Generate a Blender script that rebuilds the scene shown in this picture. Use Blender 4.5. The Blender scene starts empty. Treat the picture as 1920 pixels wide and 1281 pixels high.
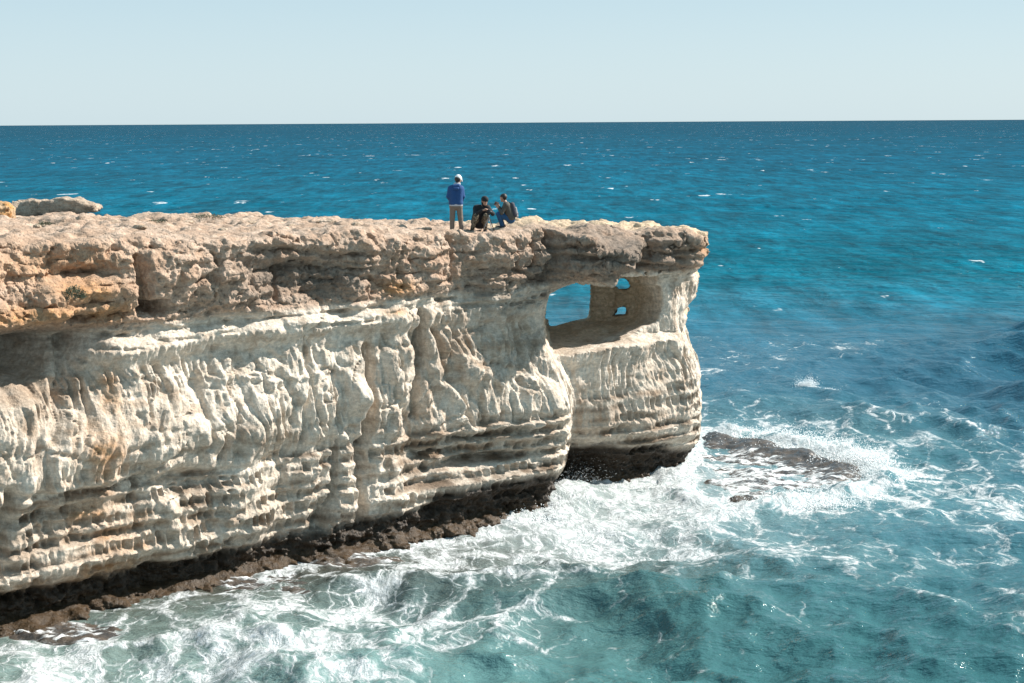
import bpy, math, random, time
import numpy as np
from mathutils import Matrix, Vector
T0 = time.time()
rng = np.random.default_rng(7)
random.seed(7)
scene = bpy.context.scene
col = scene.collection

# ------------------------------------------------------------------ camera
CAM = np.array([0.0, 0.0, 12.0])          # metres above the water
FPX, HOR = 3000.0, 229.5                  # focal length in photo pixels, horizon row
pitch = math.atan((640.5 - HOR) / FPX)
roll = math.radians(0.33)
_r0 = np.array([1.0, 0, 0])
_u0 = np.array([0, math.sin(pitch), math.cos(pitch)])
cF = np.array([0, math.cos(pitch), -math.sin(pitch)])
cR = math.cos(roll) * _r0 - math.sin(roll) * _u0
cU = math.cos(roll) * _u0 + math.sin(roll) * _r0
cam = bpy.data.cameras.new('camera')
cam.sensor_width = 36.0
cam.lens = 36.0 * FPX / 1920.0
cam.clip_start = 0.5
cam.clip_end = 120000.0
camo = bpy.data.objects.new('camera', cam)
col.objects.link(camo)
camo.matrix_world = Matrix(((cR[0], cU[0], -cF[0], CAM[0]), (cR[1], cU[1], -cF[1], CAM[1]),
                            (cR[2], cU[2], -cF[2], CAM[2]), (0, 0, 0, 1)))
scene.camera = camo

# ------------------------------------------------------------------ sky and sun
SUN_EL = math.radians(39.0)
SUN_AZ = math.radians(73.0)                # from north (+Y, into the picture) towards the right
SUN_DIR = np.array([math.cos(SUN_EL) * math.sin(SUN_AZ), math.cos(SUN_EL) * math.cos(SUN_AZ), math.sin(SUN_EL)])
world = bpy.data.worlds.new('World')
scene.world = world
world.use_nodes = True
wn = world.node_tree.nodes
wl = world.node_tree.links
wn.clear()
wo = wn.new('ShaderNodeOutputWorld')
bg = wn.new('ShaderNodeBackground')
sky = wn.new('ShaderNodeTexSky')
sky.sky_type = 'NISHITA'
sky.sun_disc = False
sky.sun_elevation = SUN_EL
sky.sun_rotation = math.atan2(SUN_DIR[0], SUN_DIR[1])
sky.altitude = 20
sky.air_density = 1.0
sky.dust_density = 0.6
sky.ozone_density = 1.2
bg.inputs['Strength'].default_value = 0.050
veil = wn.new('ShaderNodeMix')              # thin even haze over the whole dome
veil.data_type = 'RGBA'
veil.inputs[0].default_value = 0.78
tcw = wn.new('ShaderNodeTexCoord')
sep = wn.new('ShaderNodeSeparateXYZ')
wl.new(tcw.outputs['Generated'], sep.inputs[0])
ramp = wn.new('ShaderNodeValToRGB')         # haze is whitest at the horizon and thins upward
ramp.color_ramp.elements[0].position = 0.0
ramp.color_ramp.elements[0].color = (7.7, 9.6, 10.5, 1)
ramp.color_ramp.elements[1].position = 0.22
ramp.color_ramp.elements[1].color = (4.0, 7.1, 9.0, 1)
ramp.color_ramp.interpolation = 'EASE'
wl.new(sep.outputs['Z'], ramp.inputs[0])
wl.new(ramp.outputs[0], veil.inputs[7])
wl.new(sky.outputs[0], veil.inputs[6])
wl.new(veil.outputs[2], bg.inputs[0])
wl.new(bg.outputs[0], wo.inputs[0])
sun = bpy.data.lights.new('sun', 'SUN')
sun.energy = 5.0
sun.angle = math.radians(0.55)
sun.color = (1.0, 0.95, 0.88)
suno = bpy.data.objects.new('sun', sun)
col.objects.link(suno)
suno.rotation_euler = Vector(SUN_DIR).to_track_quat('Z', 'Y').to_euler()
suno.location = (40, -10, 40)
scene.view_settings.view_transform = 'Standard'
scene.view_settings.look = 'None'
scene.view_settings.gamma = 1.0
scene.view_settings.use_curve_mapping = False
scene.view_settings.exposure = 0.86

# ------------------------------------------------------------------ helpers: photo geometry
def ray(px, py):
    px = np.asarray(px, float)[..., None]; py = np.asarray(py, float)[..., None]
    return cF + (px - 960) / FPX * cR - (py - 640.5) / FPX * cU
def at_z(px, py, z):
    d = ray(px, py); return CAM + d * ((np.asarray(z) - CAM[2]) / d[..., 2])[..., None]
def at_y(px, py, Y):
    d = ray(px, py); return CAM + d * (np.asarray(Y) / d[..., 1])[..., None]
def px_of(X, Y):                           # bearing of a plan position, in photo columns
    return 960 + FPX * X / (Y * math.cos(pitch) + 0.9)
ORG = np.array([-12.13, 36.48]); AL = math.radians(43.8)
ES = np.array([math.cos(AL), math.sin(AL)]); EN = np.array([math.sin(AL), -math.cos(AL)])
def sn_to_xy(s, n):
    return ORG[0] + s * ES[0] + n * EN[0], ORG[1] + s * ES[1] + n * EN[1]
def xy_to_sn(X, Y):
    dx = X - ORG[0]; dy = Y - ORG[1]
    return dx * ES[0] + dy * ES[1], dx * EN[0] + dy * EN[1]
def at_n(px, py, n=0.3):                   # photo pixel -> (s, z) on the vertical plane n
    d = ray(px, py)
    dn = d[..., 0] * EN[0] + d[..., 1] * EN[1]
    n0 = (CAM[0] - ORG[0]) * EN[0] + (CAM[1] - ORG[1]) * EN[1]
    P = CAM + d * ((n - n0) / dn)[..., None]
    s, _ = xy_to_sn(P[..., 0], P[..., 1])
    return s, P[..., 2]

# ------------------------------------------------------------------ helpers: noise
def _h(ix, iy, iz, seed):
    h = (ix.astype(np.uint32) * np.uint32(374761393) + iy.astype(np.uint32) * np.uint32(668265263)
         + iz.astype(np.uint32) * np.uint32(2147483647) + np.uint32((seed * 974711 + 13) & 0xffffffff))
    h = (h ^ (h >> np.uint32(13))) * np.uint32(1274126177)
    h = (h ^ (h >> np.uint32(15))) * np.uint32(2246822519)
    return h ^ (h >> np.uint32(16))
def noise2(x, y, seed=0):
    x = np.asarray(x, np.float32); y = np.asarray(y, np.float32)
    x, y = np.broadcast_arrays(x, y)
    xi = np.floor(x); yi = np.floor(y); fx = x - xi; fy = y - yi
    xi = xi.astype(np.int64); yi = yi.astype(np.int64)
    u = fx * fx * fx * (fx * (fx * 6 - 15) + 10); v = fy * fy * fy * (fy * (fy * 6 - 15) + 10)
    z0 = np.zeros_like(xi)
    def g(a, b):
        t = _h(xi + a, yi + b, z0, seed).astype(np.float32) * np.float32(2 * math.pi / 4294967296.0)
        return np.cos(t) * (fx - a) + np.sin(t) * (fy - b)
    return 1.45 * ((g(0, 0) * (1 - u) + g(1, 0) * u) * (1 - v) + (g(0, 1) * (1 - u) + g(1, 1) * u) * v)
def noise3(x, y, z, seed=0):
    x = np.asarray(x, np.float32); y = np.asarray(y, np.float32); z = np.asarray(z, np.float32)
    xi = np.floor(x); yi = np.floor(y); zi = np.floor(z)
    fx = x - xi; fy = y - yi; fz = z - zi
    xi = xi.astype(np.int64); yi = yi.astype(np.int64); zi = zi.astype(np.int64)
    u = fx * fx * fx * (fx * (fx * 6 - 15) + 10); v = fy * fy * fy * (fy * (fy * 6 - 15) + 10)
    w = fz * fz * fz * (fz * (fz * 6 - 15) + 10)
    def g(a, b, c):
        h = _h(xi + a, yi + b, zi + c, seed)
        gx = (h & np.uint32(1023)).astype(np.float32) / 511.5 - 1
        gy = ((h >> np.uint32(10)) & np.uint32(1023)).astype(np.float32) / 511.5 - 1
        gz = ((h >> np.uint32(20)) & np.uint32(1023)).astype(np.float32) / 511.5 - 1
        return gx * (fx - a) + gy * (fy - b) + gz * (fz - c)
    a = (g(0, 0, 0) * (1 - u) + g(1, 0, 0) * u) * (1 - v) + (g(0, 1, 0) * (1 - u) + g(1, 1, 0) * u) * v
    b = (g(0, 0, 1) * (1 - u) + g(1, 0, 1) * u) * (1 - v) + (g(0, 1, 1) * (1 - u) + g(1, 1, 1) * u) * v
    return 1.1 * (a * (1 - w) + b * w)
def fbm2(x, y, o=4, seed=0, gain=0.5):
    r = 0; a = 1.0; f = 1.0
    for i in range(o):
        r = r + a * noise2(x * f, y * f, seed + i); a *= gain; f *= 2.03
    return r
def fbm3(x, y, z, o=4, seed=0, gain=0.5):
    r = 0; a = 1.0; f = 1.0
    for i in range(o):
        r = r + a * noise3(x * f, y * f, z * f, seed + i); a *= gain; f *= 2.03
    return r
def ridge2(x, y, o=3, seed=0, gain=0.5):
    r = 0; a = 1.0; f = 1.0
    for i in range(o):
        r = r + a * (1 - 2.2 * np.abs(noise2(x * f, y * f, seed + i))); a *= gain; f *= 2.1
    return r
def worley2(x, y, seed=0):
    """distance to nearest, second nearest and a per-cell random value"""
    x = np.asarray(x, np.float32); y = np.asarray(y, np.float32)
    xi = np.floor(x).astype(np.int64); yi = np.floor(y).astype(np.int64)
    d1 = np.full(x.shape, 9.0, np.float32); d2 = d1.copy(); val = np.zeros(x.shape, np.float32)
    zz = np.zeros_like(xi)
    for a in (-1, 0, 1):
        for b in (-1, 0, 1):
            h = _h(xi + a, yi + b, zz, seed)
            jx = (h & np.uint32(65535)).astype(np.float32) / 65535; jy = (h >> np.uint32(16)).astype(np.float32) / 65535
            d = np.hypot(xi + a + jx - x, yi + b + jy - y).astype(np.float32)
            r = _h(xi + a, yi + b, zz, seed + 77).astype(np.float32) / 4294967296.0
            near = d < d1
            d2 = np.where(near, d1, np.minimum(d2, d)); val = np.where(near, r, val); d1 = np.where(near, d, d1)
    return d1, d2, val
def sstep(a, b, x):
    t = np.clip((x - a) / (b - a), 0, 1); return t * t * (3 - 2 * t)
def smax(a, b, k):
    h = np.clip(0.5 + 0.5 * (a - b) / k, 0, 1); return b + (a - b) * h + k * h * (1 - h)
def smin(a, b, k): return -smax(-a, -b, k)
def interp(x, xs, ys): return np.interp(x, xs, ys)

# ------------------------------------------------------------------ helpers: surface nets and meshes
def surface_nets(Fv, org, dx):
    """Fv < 0 inside. Returns (verts, quads)."""
    ins = Fv < 0
    nx, ny, nz = Fv.shape
    c = np.zeros((nx - 1, ny - 1, nz - 1), np.uint8)
    for i in (0, 1):
        for j in (0, 1):
            for k in (0, 1):
                c += ins[i:nx - 1 + i, j:ny - 1 + j, k:nz - 1 + k]
    act = (c > 0) & (c < 8)
    idx = np.argwhere(act)
    vid = np.full(act.shape, -1, np.int32)
    vid[act] = np.arange(len(idx), dtype=np.int32)
    vals = {}
    for i in (0, 1):
        for j in (0, 1):
            for k in (0, 1):
                vals[i, j, k] = Fv[idx[:, 0] + i, idx[:, 1] + j, idx[:, 2] + k].astype(np.float64)
    acc = np.zeros((len(idx), 3)); cnt = np.zeros(len(idx))
    corners = list(vals)
    for a in corners:
        for b in corners:
            if sum(abs(p - q) for p, q in zip(a, b)) == 1 and a < b:
                va, vb = vals[a], vals[b]
                m = (va < 0) != (vb < 0)
                t = np.where(m, va / np.where(m, va - vb, 1), 0)
                for ax in range(3):
                    acc[:, ax] += np.where(m, a[ax] + t * (b[ax] - a[ax]), 0)
                cnt += m
    v = (idx + acc / cnt[:, None]) * dx + np.asarray(org)
    quads = []
    # edges along each axis; four cells around each
    for ax in range(3):
        sl0 = [slice(None)] * 3; sl1 = [slice(None)] * 3
        sl0[ax] = slice(0, -1); sl1[ax] = slice(1, None)
        o1, o2 = [(1, 2), (2, 0), (0, 1)][ax]
        for o in (o1, o2):
            sl0[o] = slice(1, -1); sl1[o] = slice(1, -1)
        A = ins[tuple(sl0)]; B = ins[tuple(sl1)]
        for flip, m in ((False, A & ~B), (True, ~A & B)):
            e = np.argwhere(m)
            if len(e) == 0: continue
            e[:, o1] += 1; e[:, o2] += 1
            q = []
            for d1, d2 in ((0, 0), (-1, 0), (-1, -1), (0, -1)):
                cc = e.copy(); cc[:, o1] += d1; cc[:, o2] += d2
                q.append(vid[cc[:, 0], cc[:, 1], cc[:, 2]])
            q = np.stack(q, 1)
            quads.append(q[:, ::-1] if flip else q)
    return v, np.concatenate(quads)
def mesh_from(name, v, quads, smooth=True):
    me = bpy.data.meshes.new(name)
    v = np.ascontiguousarray(v, np.float32); q = np.ascontiguousarray(quads, np.int32)
    k = q.shape[1]
    me.vertices.add(len(v)); me.vertices.foreach_set('co', v.ravel())
    me.loops.add(q.size); me.loops.foreach_set('vertex_index', q.ravel())
    me.polygons.add(len(q))
    me.polygons.foreach_set('loop_start', np.arange(0, q.size, k, dtype=np.int32))
    if smooth: me.polygons.foreach_set('use_smooth', np.ones(len(q), bool))
    me.update(calc_edges=True)
    return me
def vnormals(v, q):
    n = np.cross(v[q[:, 2]] - v[q[:, 0]], v[q[:, 3]] - v[q[:, 1]])
    out = np.zeros_like(v)
    for k in range(4):
        for a in range(3):
            out[:, a] += np.bincount(q[:, k], n[:, a], len(v))
    return out / (np.linalg.norm(out, axis=1, keepdims=True) + 1e-12)
def split_quads(v, q, sel):
    """4-1 subdivide of the selected quads (neighbours share the edge points, cracks stay hidden)"""
    qs = q[sel]; keep = q[~sel]
    e = np.concatenate([np.sort(qs[:, [a, (a + 1) % 4]], 1) for a in range(4)])
    key = e[:, 0].astype(np.int64) * len(v) + e[:, 1]
    uk, inv = np.unique(key, return_inverse=True)
    ev = 0.5 * (v[uk // len(v)] + v[uk % len(v)])
    fv = v[qs].mean(1)
    m = len(qs); b0 = len(v); b1 = b0 + len(uk)
    ei = inv.reshape(4, m) + b0; fi = np.arange(m) + b1
    nq = [np.stack([qs[:, a], ei[a], fi, ei[(a + 3) % 4]], 1) for a in range(4)]
    # edges shared with a face that was not split: their midpoints must stay on the straight edge
    ek = np.concatenate([np.sort(keep[:, [a, (a + 1) % 4]], 1) for a in range(4)])
    bord = np.nonzero(np.isin(uk, ek[:, 0].astype(np.int64) * len(v) + ek[:, 1]))[0]
    tj = np.stack([bord + b0, uk[bord] // len(v), uk[bord] % len(v)], 1)
    return np.concatenate([v, ev, fv]), np.concatenate([keep] + nq), tj
def add_attr(me, name, arr):
    if arr.ndim == 1:
        a = me.attributes.new(name, 'FLOAT', 'POINT'); a.data.foreach_set('value', np.ascontiguousarray(arr, np.float32))
    else:
        if arr.shape[1] == 3: arr = np.concatenate([arr, np.ones((len(arr), 1))], 1)
        a = me.attributes.new(name, 'FLOAT_COLOR', 'POINT'); a.data.foreach_set('color', np.ascontiguousarray(arr, np.float32).ravel())
def link(name, me, mat=None, parent=None, loc=None):
    o = bpy.data.objects.new(name, me)
    col.objects.link(o)
    if mat and me is not None and not me.materials: me.materials.append(mat)
    if parent: o.parent = parent
    if loc is not None: o.location = loc
    return o
def tag(o, label=None, cat=None, group=None, kind=None):
    if label: o['label'] = label
    if cat: o['category'] = cat
    if group: o['group'] = group
    if kind: o['kind'] = kind
    return o
# shader helper
class NT:
    def __init__(s, name):
        s.m = bpy.data.materials.new(name); s.m.use_nodes = True
        s.t = s.m.node_tree; s.t.nodes.clear()
        s.out = s.n('ShaderNodeOutputMaterial')
    def n(s, typ, ins=None, **kw):
        nd = s.t.nodes.new(typ)
        for k, v in kw.items(): setattr(nd, k, v)
        for k, v in (ins or {}).items():
            if isinstance(v, bpy.types.NodeSocket): s.t.links.new(v, nd.inputs[k])
            else: nd.inputs[k].default_value = v
        return nd
    def math(s, op, a, b=None, clamp=False):
        nd = s.n('ShaderNodeMath', {0: a} if b is None else {0: a, 1: b}, operation=op, use_clamp=clamp); return nd.outputs[0]
    def noise(s, vec, scale, detail=3, rough=0.55, dist=0.0):
        nd = s.n('ShaderNodeTexNoise', {'Vector': vec, 'Scale': scale, 'Detail': detail, 'Roughness': rough, 'Distortion': dist}); return nd.outputs['Fac']
    def mapr(s, x, a, b, c=0.0, d=1.0, smooth=True):
        nd = s.n('ShaderNodeMapRange', {0: x, 1: a, 2: b, 3: c, 4: d}, interpolation_type='SMOOTHSTEP' if smooth else 'LINEAR'); return nd.outputs[0]
    def mix(s, f, a, b, blend='MIX'):
        nd = s.n('ShaderNodeMix', data_type='RGBA', blend_type=blend)
        for k, v in ((0, f), (6, a), (7, b)):
            if isinstance(v, bpy.types.NodeSocket): s.t.links.new(v, nd.inputs[k])
            else: nd.inputs[k].default_value = (*v, 1) if isinstance(v, tuple) and len(v) == 3 else v
        return nd.outputs[2]
    def attr(s, name): return s.n('ShaderNodeAttribute', attribute_name=name)
def plain(name, colr, rough=0.7, var=0.12, scale=30, bump=0.15, metallic=0.0):
    m = NT(name)
    tc = m.n('ShaderNodeTexCoord').outputs['Object']
    nz = m.noise(tc, scale, 3)
    c = m.mix(nz, tuple(x * (1 - var) for x in colr), tuple(min(1, x * (1 + var)) for x in colr))
    b = m.n('ShaderNodeBump', {'Strength': bump, 'Distance': 0.01, 'Height': nz})
    p = m.n('ShaderNodeBsdfPrincipled', {'Base Color': c, 'Roughness': rough, 'Metallic': metallic, 'Normal': b.outputs[0]})
    m.t.links.new(p.outputs[0], m.out.inputs[0])
    return m.m
def poly_sd(X, Y, P):
    """signed distance to a polygon in plan, negative inside"""
    d = np.full(X.shape, 1e9); ins = np.zeros(X.shape, bool)
    for a, b in zip(P, np.roll(P, -1, 0)):
        e = b - a; wx = X - a[0]; wy = Y - a[1]
        t = np.clip((wx * e[0] + wy * e[1]) / (e @ e), 0, 1)
        d = np.minimum(d, np.hypot(wx - t * e[0], wy - t * e[1]))
        c = ((a[1] > Y) != (b[1] > Y)) & (X < e[0] * (Y - a[1]) / (e[1] if e[1] != 0 else 1e-9) + a[0])
        ins ^= c
    return np.where(ins, -d, d)

# ================================================================== the cliff
SEAM = 0.025
S0, S1, Z0, Z1 = -7.5, 29.0, -1.3, 10.0
sv = np.arange(S0, S1, SEAM, dtype=np.float32); zv = np.arange(Z0, Z1, SEAM, dtype=np.float32)
SS, ZZ = np.meshgrid(sv, zv, indexing='ij')
def lookup(M, s, z):
    a = np.clip((s - S0) / SEAM, 0, len(sv) - 1.001); b = np.clip((z - Z0) / SEAM, 0, len(zv) - 1.001)
    i = a.astype(np.int32); j = b.astype(np.int32); fa = a - i; fb = b - j
    return (M[i, j] * (1 - fa) + M[i + 1, j] * fa) * (1 - fb) + (M[i, j + 1] * (1 - fa) + M[i + 1, j + 1] * fa) * fb
_X, _Y = sn_to_xy(SS, 0.3)
PXM = px_of(_X, _Y)                         # photo column of each face position
DM = _Y                                     # its distance
# --- section profiles (metres proud of the base line) at stations along the face
ZK = [-1.2, -.3, .05, .35, .85, 1.05, 1.25, 1.7, 1.92, 2.05, 2.35, 2.9, 3.4, 4.0, 4.8, 5.5, 6.0, 6.22, 6.5, 6.65, 6.95, 7.15, 7.5, 8.1, 8.6, 9.2]
ST = [-500, 60, 150, 230, 330, 450, 600, 690, 800, 900, 990, 1070]
PR = np.array([
 [.4, .4, .1, -.5, -.5, -.2, .2, .3, .25, .2, .2, .3, .5, .5, .3, .0, -.9, -1.6, -2.2, -2.4, -2.3, -.5, .6, .55, .4, .1],
 [.4, .4, .1, -.6, -.5, -.2, .25, .3, .25, .2, .25, .15, .65, .6, .35, .0, -.8, -1.6, -2.3, -2.5, -2.4, -.6, .7, .6, .4, .1],
 [.4, .4, .1, -.6, -.45, -.1, .3, .35, .25, .2, .25, .15, .6, .5, .25, .05, -.1, -.2, -.3, -.4, -.5, .0, .45, .5, .4, .1],
 [.4, .4, .1, -.55, -.4, -.05, .3, .35, .25, .2, .3, .15, .45, .4, .2, .05, -.05, .1, .3, .3, .12, .15, .3, .4, .35, .1],
 [.4, .4, .1, -.5, -.4, .0, .2, .3, .2, .15, .2, -.05, .25, .3, .15, .0, -.1, .1, .3, .28, .1, .08, .2, .3, .3, .1],
 [.4, .4, .1, -.5, -.4, .0, .2, .25, .15, .1, .15, .1, .3, .3, .15, .0, -.15, -.15, .15, .3, .0, .05, .25, .3, .3, .1],
 [.4, .4, .1, -.5, -.35, .0, .2, .25, .15, .1, .2, .25, .3, .3, .2, .05, -.1, -.1, .15, .28, .0, -.05, .05, .2, .3, .1],
 [.4, .4, .1, -.5, -.35, .05, .25, .3, .15, .1, .2, .25, .3, .3, .2, .05, -.1, -.05, .2, .25, .0, .1, .2, .25, .3, .1],
 [.4, .4, .2, -.35, -.25, .25, .45, .4, .2, .1, .35, .4, .4, .35, .25, .1, -.05, .05, .15, .1, .1, .15, .35, .4, .35, .1],
 [.4, .4, .2, -.25, -.1, .5, .75, .65, .25, .15, .55, .65, .65, .5, .3, .1, -.1, -.05, .05, .05, .1, .2, .35, .4, .35, .1],
 [.4, .4, .25, -.1, .1, .6, .95, .95, .75, .7, 1.0, 1.05, 1.0, .75, .35, .05, -.1, -.05, .05, .1, .15, .3, .5, .6, .5, .2],
 [.4, .4, .25, -.1, .1, .6, .95, 1.0, .85, .8, 1.1, 1.15, 1.1, .8, .35, .05, -.1, .0, .2, .3, .5, .75, 1.0, 1.1, .9, .3]])
zw = ZZ + 0.09 * noise2(SS * 0.35, SS * 0 + 3.3, 5) + 0.05 * noise2(SS * 1.1, ZZ * .7, 6)
prof = np.stack([np.interp(zw, ZK, p) for p in PR])
k = np.clip(np.searchsorted(ST, PXM) - 1, 0, len(ST) - 2)
STa = np.array(ST, float)
t = np.clip((PXM - STa[k]) / (STa[k + 1] - STa[k]), 0, 1); t = t * t * (3 - 2 * t)
ii, jj = np.indices(SS.shape)
LOWF = np.array([.12, .12, .12, .12, .14, .16, .3, .35, .35, .35, .3, .3])
RM = (prof[k, ii, jj] * (1 - t) + prof[k + 1, ii, jj] * t).astype(np.float32)
del prof
RM += (np.interp(PXM, ST, LOWF) * (1 - sstep(.75, 1.2, zw))).astype(np.float32)
RM += (np.clip((SS - 17.9) * .98, 0, 2.25) * sstep(7.0, 7.35, zw)).astype(np.float32)
# --- bulk unevenness
capm = sstep(7.0, 7.25, zw + .12 * noise2(SS * 1.5, ZZ, 9))        # brown cap layer
flum = sstep(2.9, 3.5, zw) * (1 - sstep(5.9, 6.2, zw))             # fluted layer
lowm = sstep(1.0, 1.3, zw) * (1 - sstep(2.9, 3.4, zw))             # layered niches
wetm = 1 - sstep(.85, 1.15, zw + .2 * noise2(SS * .8, ZZ * .5, 4))
RM += 0.36 * noise2(SS * .33, ZZ * .22, 11) * (1 - .4 * capm)
RM += 0.22 * noise2(SS * .8, ZZ * .35, 12)
RM += 0.11 * fbm2(SS * 1.7, ZZ * (.45 + .55 * capm), 3, 13) * (.5 + .5 * capm)
bil = np.abs(noise2(SS * .85 + .45 * noise2(SS * .9, ZZ * .7, 14), ZZ * .38 + .2 * noise2(SS * 1.2, ZZ, 38), 17))
RM += (.55 * np.minimum(bil, .45) - .12) * (1 - capm) * sstep(1.3, 2.6, ZZ) * (1 - sstep(5.8, 6.2, ZZ))
bil = np.abs(noise2(SS * 2.1 + .4 * noise2(SS * 1.4, ZZ * 1.2, 39), ZZ * .45, 30))
RM += (.30 * np.minimum(bil, .4) - .05) * (1 - capm) * sstep(2.6, 3.4, ZZ) * (1 - sstep(5.8, 6.2, ZZ)) * sstep(-.3, .3, noise2(SS * .4, ZZ * .4, 60))
# --- traced features
def bump_px(px, py, rx, ry, dep, pw=2.0):
    """round swelling or hollow at a photo position; rx, ry in photo pixels"""
    s, z = at_n(px, py); s = float(s); z = float(z)
    D = float(np.interp(s, sv, DM[:, 0]))
    a = rx * D / FPX / .71; b = ry * D / FPX
    lo = np.searchsorted(sv, [s - 3 * a, s + 3 * a]); hi = np.searchsorted(zv, [z - 3 * b, z + 3 * b])
    w = np.s_[lo[0]:lo[1], hi[0]:hi[1]]
    r = (np.abs((SS[w] - s) / a) ** pw + np.abs((ZZ[w] - z) / b) ** pw)
    RM[w] += dep * np.exp(-r)
def line_px(pts, width, dep, soft=1.0, wob=.05):
    """groove (dep < 0) or ridge along a traced polyline; width in metres"""
    P = np.array([[float(q) for q in at_n(*p)] for p in pts])
    lo = np.searchsorted(sv, [P[:, 0].min() - 4 * width, P[:, 0].max() + 4 * width]); hi = np.searchsorted(zv, [P[:, 1].min() - 4 * width, P[:, 1].max() + 4 * width])
    w = np.s_[lo[0]:lo[1], hi[0]:hi[1]]
    s = SS[w] + wob * noise2(SS[w] * 2.5, ZZ[w] * 2.5, 31); z = ZZ[w] + wob * noise2(SS[w] * 2.5, ZZ[w] * 2.5, 32)
    dmin = np.full(s.shape, 99.0, np.float32)
    for a, b in zip(P[:-1], P[1:]):
        d = b - a; L = d @ d + 1e-9
        tt = np.clip(((s - a[0]) * d[0] + (z - a[1]) * d[1]) / L, 0, 1)
        dmin = np.minimum(dmin, np.hypot(s - a[0] - tt * d[0], z - a[1] - tt * d[1]))
    RM[w] += dep * np.exp(-(dmin / width) ** (2 * soft))
# fissures and flowstone ribs of the middle face
line_px([(797, 588), (800, 650), (790, 700), (784, 780)], .10, -.55)
line_px([(694, 655), (700, 720), (690, 800), (683, 870), (680, 965)], .16, -.65)
line_px([(634, 850), (630, 930), (612, 985)], .12, -.5)
line_px([(640, 640), (655, 700), (670, 760)], .26, .18, .8, .14)
bump_px(672, 690, 20, 16, .22); bump_px(668, 735, 20, 26, .30, 3.0); bump_px(664, 782, 12, 18, -.22)
line_px([(806, 600), (812, 680), (850, 745), (876, 800)], .22, .22, .8, .16)
line_px([(846, 590), (846, 650), (880, 690), (930, 715)], .20, .22, .8, .16)
line_px([(872, 590), (884, 650), (915, 690)], .14, .14, .8, .14)
line_px([(828, 620), (836, 690), (862, 745), (884, 800)], .12, -.20, .8, .14)
line_px([(866, 720), (890, 750), (902, 790)], .15, -.22, .8, .12)
line_px([(900, 640), (915, 700), (930, 770)], .12, -.18, .8, .14)
line_px([(940, 600), (950, 680), (985, 720)], .18, .14, .8, .14)
line_px([(745, 600), (740, 690), (750, 760)], .25, .14, .8, .14)
bump_px(770, 780, 16, 46, -.26)
line_px([(380, 712), (450, 706), (520, 715), (600, 700)], .07, .10, 1, .1); bump_px(430, 800, 60, 40, .12); bump_px(500, 770, 40, 40, .12); bump_px(380, 740, 40, 40, -.10)
line_px([(385, 700), (388, 760), (395, 840)], .09, -.22, .8, .12); line_px([(440, 720), (446, 790), (440, 850)], .09, -.18, .8, .12); line_px([(585, 640), (590, 700), (575, 760)], .10, -.14, .8, .12)
bump_px(520, 850, 70, 18, -.22); bump_px(420, 850, 60, 20, -.15)
# hollow rows under the right bulge
bump_px(900, 858, 46, 12, -.55); bump_px(800, 905, 60, 9, -.3); bump_px(800, 850, 70, 10, -.25)
# left: swelling above the oblique lip, the pocket below it
bump_px(210, 830, 120, 55, .28); bump_px(60, 800, 90, 70, .15)
bump_px(325, 895, 40, 17, -.55); bump_px(420, 890, 90, 14, -.22)
line_px([(330, 850), (275, 893), (180, 922), (20, 930)], .09, -.28)
line_px([(10, 930), (12, 1000), (5, 1080)], .16, -.45)
line_px([(158, 640), (146, 700), (118, 760), (100, 820)], .16, -.35)
line_px([(70, 700), (88, 760), (90, 830)], .14, -.22)
bump_px(60, 740, 30, 60, .2); bump_px(200, 730, 26, 70, -.12)
bump_px(395, 985, 18, 22, -.35); bump_px(300, 990, 14, 24, -.3); bump_px(520, 1000, 22, 18, -.3); bump_px(605, 970, 14, 30, -.35)
# the deep little cave in the cap and its fallen block
bump_px(292, 578, 20, 13, -1.1, 3.0); line_px([(262, 490), (268, 530), (272, 570)], .16, -.6)
bump_px(160, 515, 36, 16, -.55); bump_px(115, 500, 22, 20, -.35); bump_px(165, 595, 26, 8, -.5); bump_px(60, 500, 16, 26, -.25)
bump_px(185, 545, 40, 12, .25); bump_px(235, 555, 20, 22, .35); bump_px(330, 500, 55, 45, .22)
# dark recess in the cap, left of centre
bump_px(555, 515, 75, 40, -.40, 4.0); bump_px(640, 545, 50, 18, -.25); bump_px(525, 470, 45, 8, -.3)
line_px([(536, 505), (534, 560)], .10, -.3); bump_px(650, 530, 14, 18, .22); bump_px(500, 530, 26, 30, .2)
line_px([(480, 470), (560, 470), (640, 480), (720, 478)], .07, -.22); line_px([(520, 502), (700, 505)], .05, -.18)
line_px([(748, 470), (752, 540)], .08, -.2); line_px([(855, 450), (852, 530)], .06, -.22); bump_px(905, 510, 40, 20, -.2)
line_px([(957, 455), (958, 505), (985, 520)], .07, -.45); line_px([(990, 450), (985, 500)], .06, -.4); bump_px(973, 475, 12, 22, .2); bump_px(1000, 470, 8, 18, .25)
line_px([(1015, 430), (1020, 480), (1012, 525)], .14, -.5)
# bedding cracks of the cap
for z_, a_ in ((7.42, .10), (7.75, .08), (8.2, .10), (8.45, .08), (6.62, .10), (6.9, .12)):
    w_ = np.exp(-((zw - z_ - .08 * noise2(SS * .6, SS * 0 + z_, 15)) / .035) ** 2)
    RM -= a_ * w_ * sstep(-.15, .3, noise2(SS * .8, SS * 0 + z_ * 7, 16)) * 1.6
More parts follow.
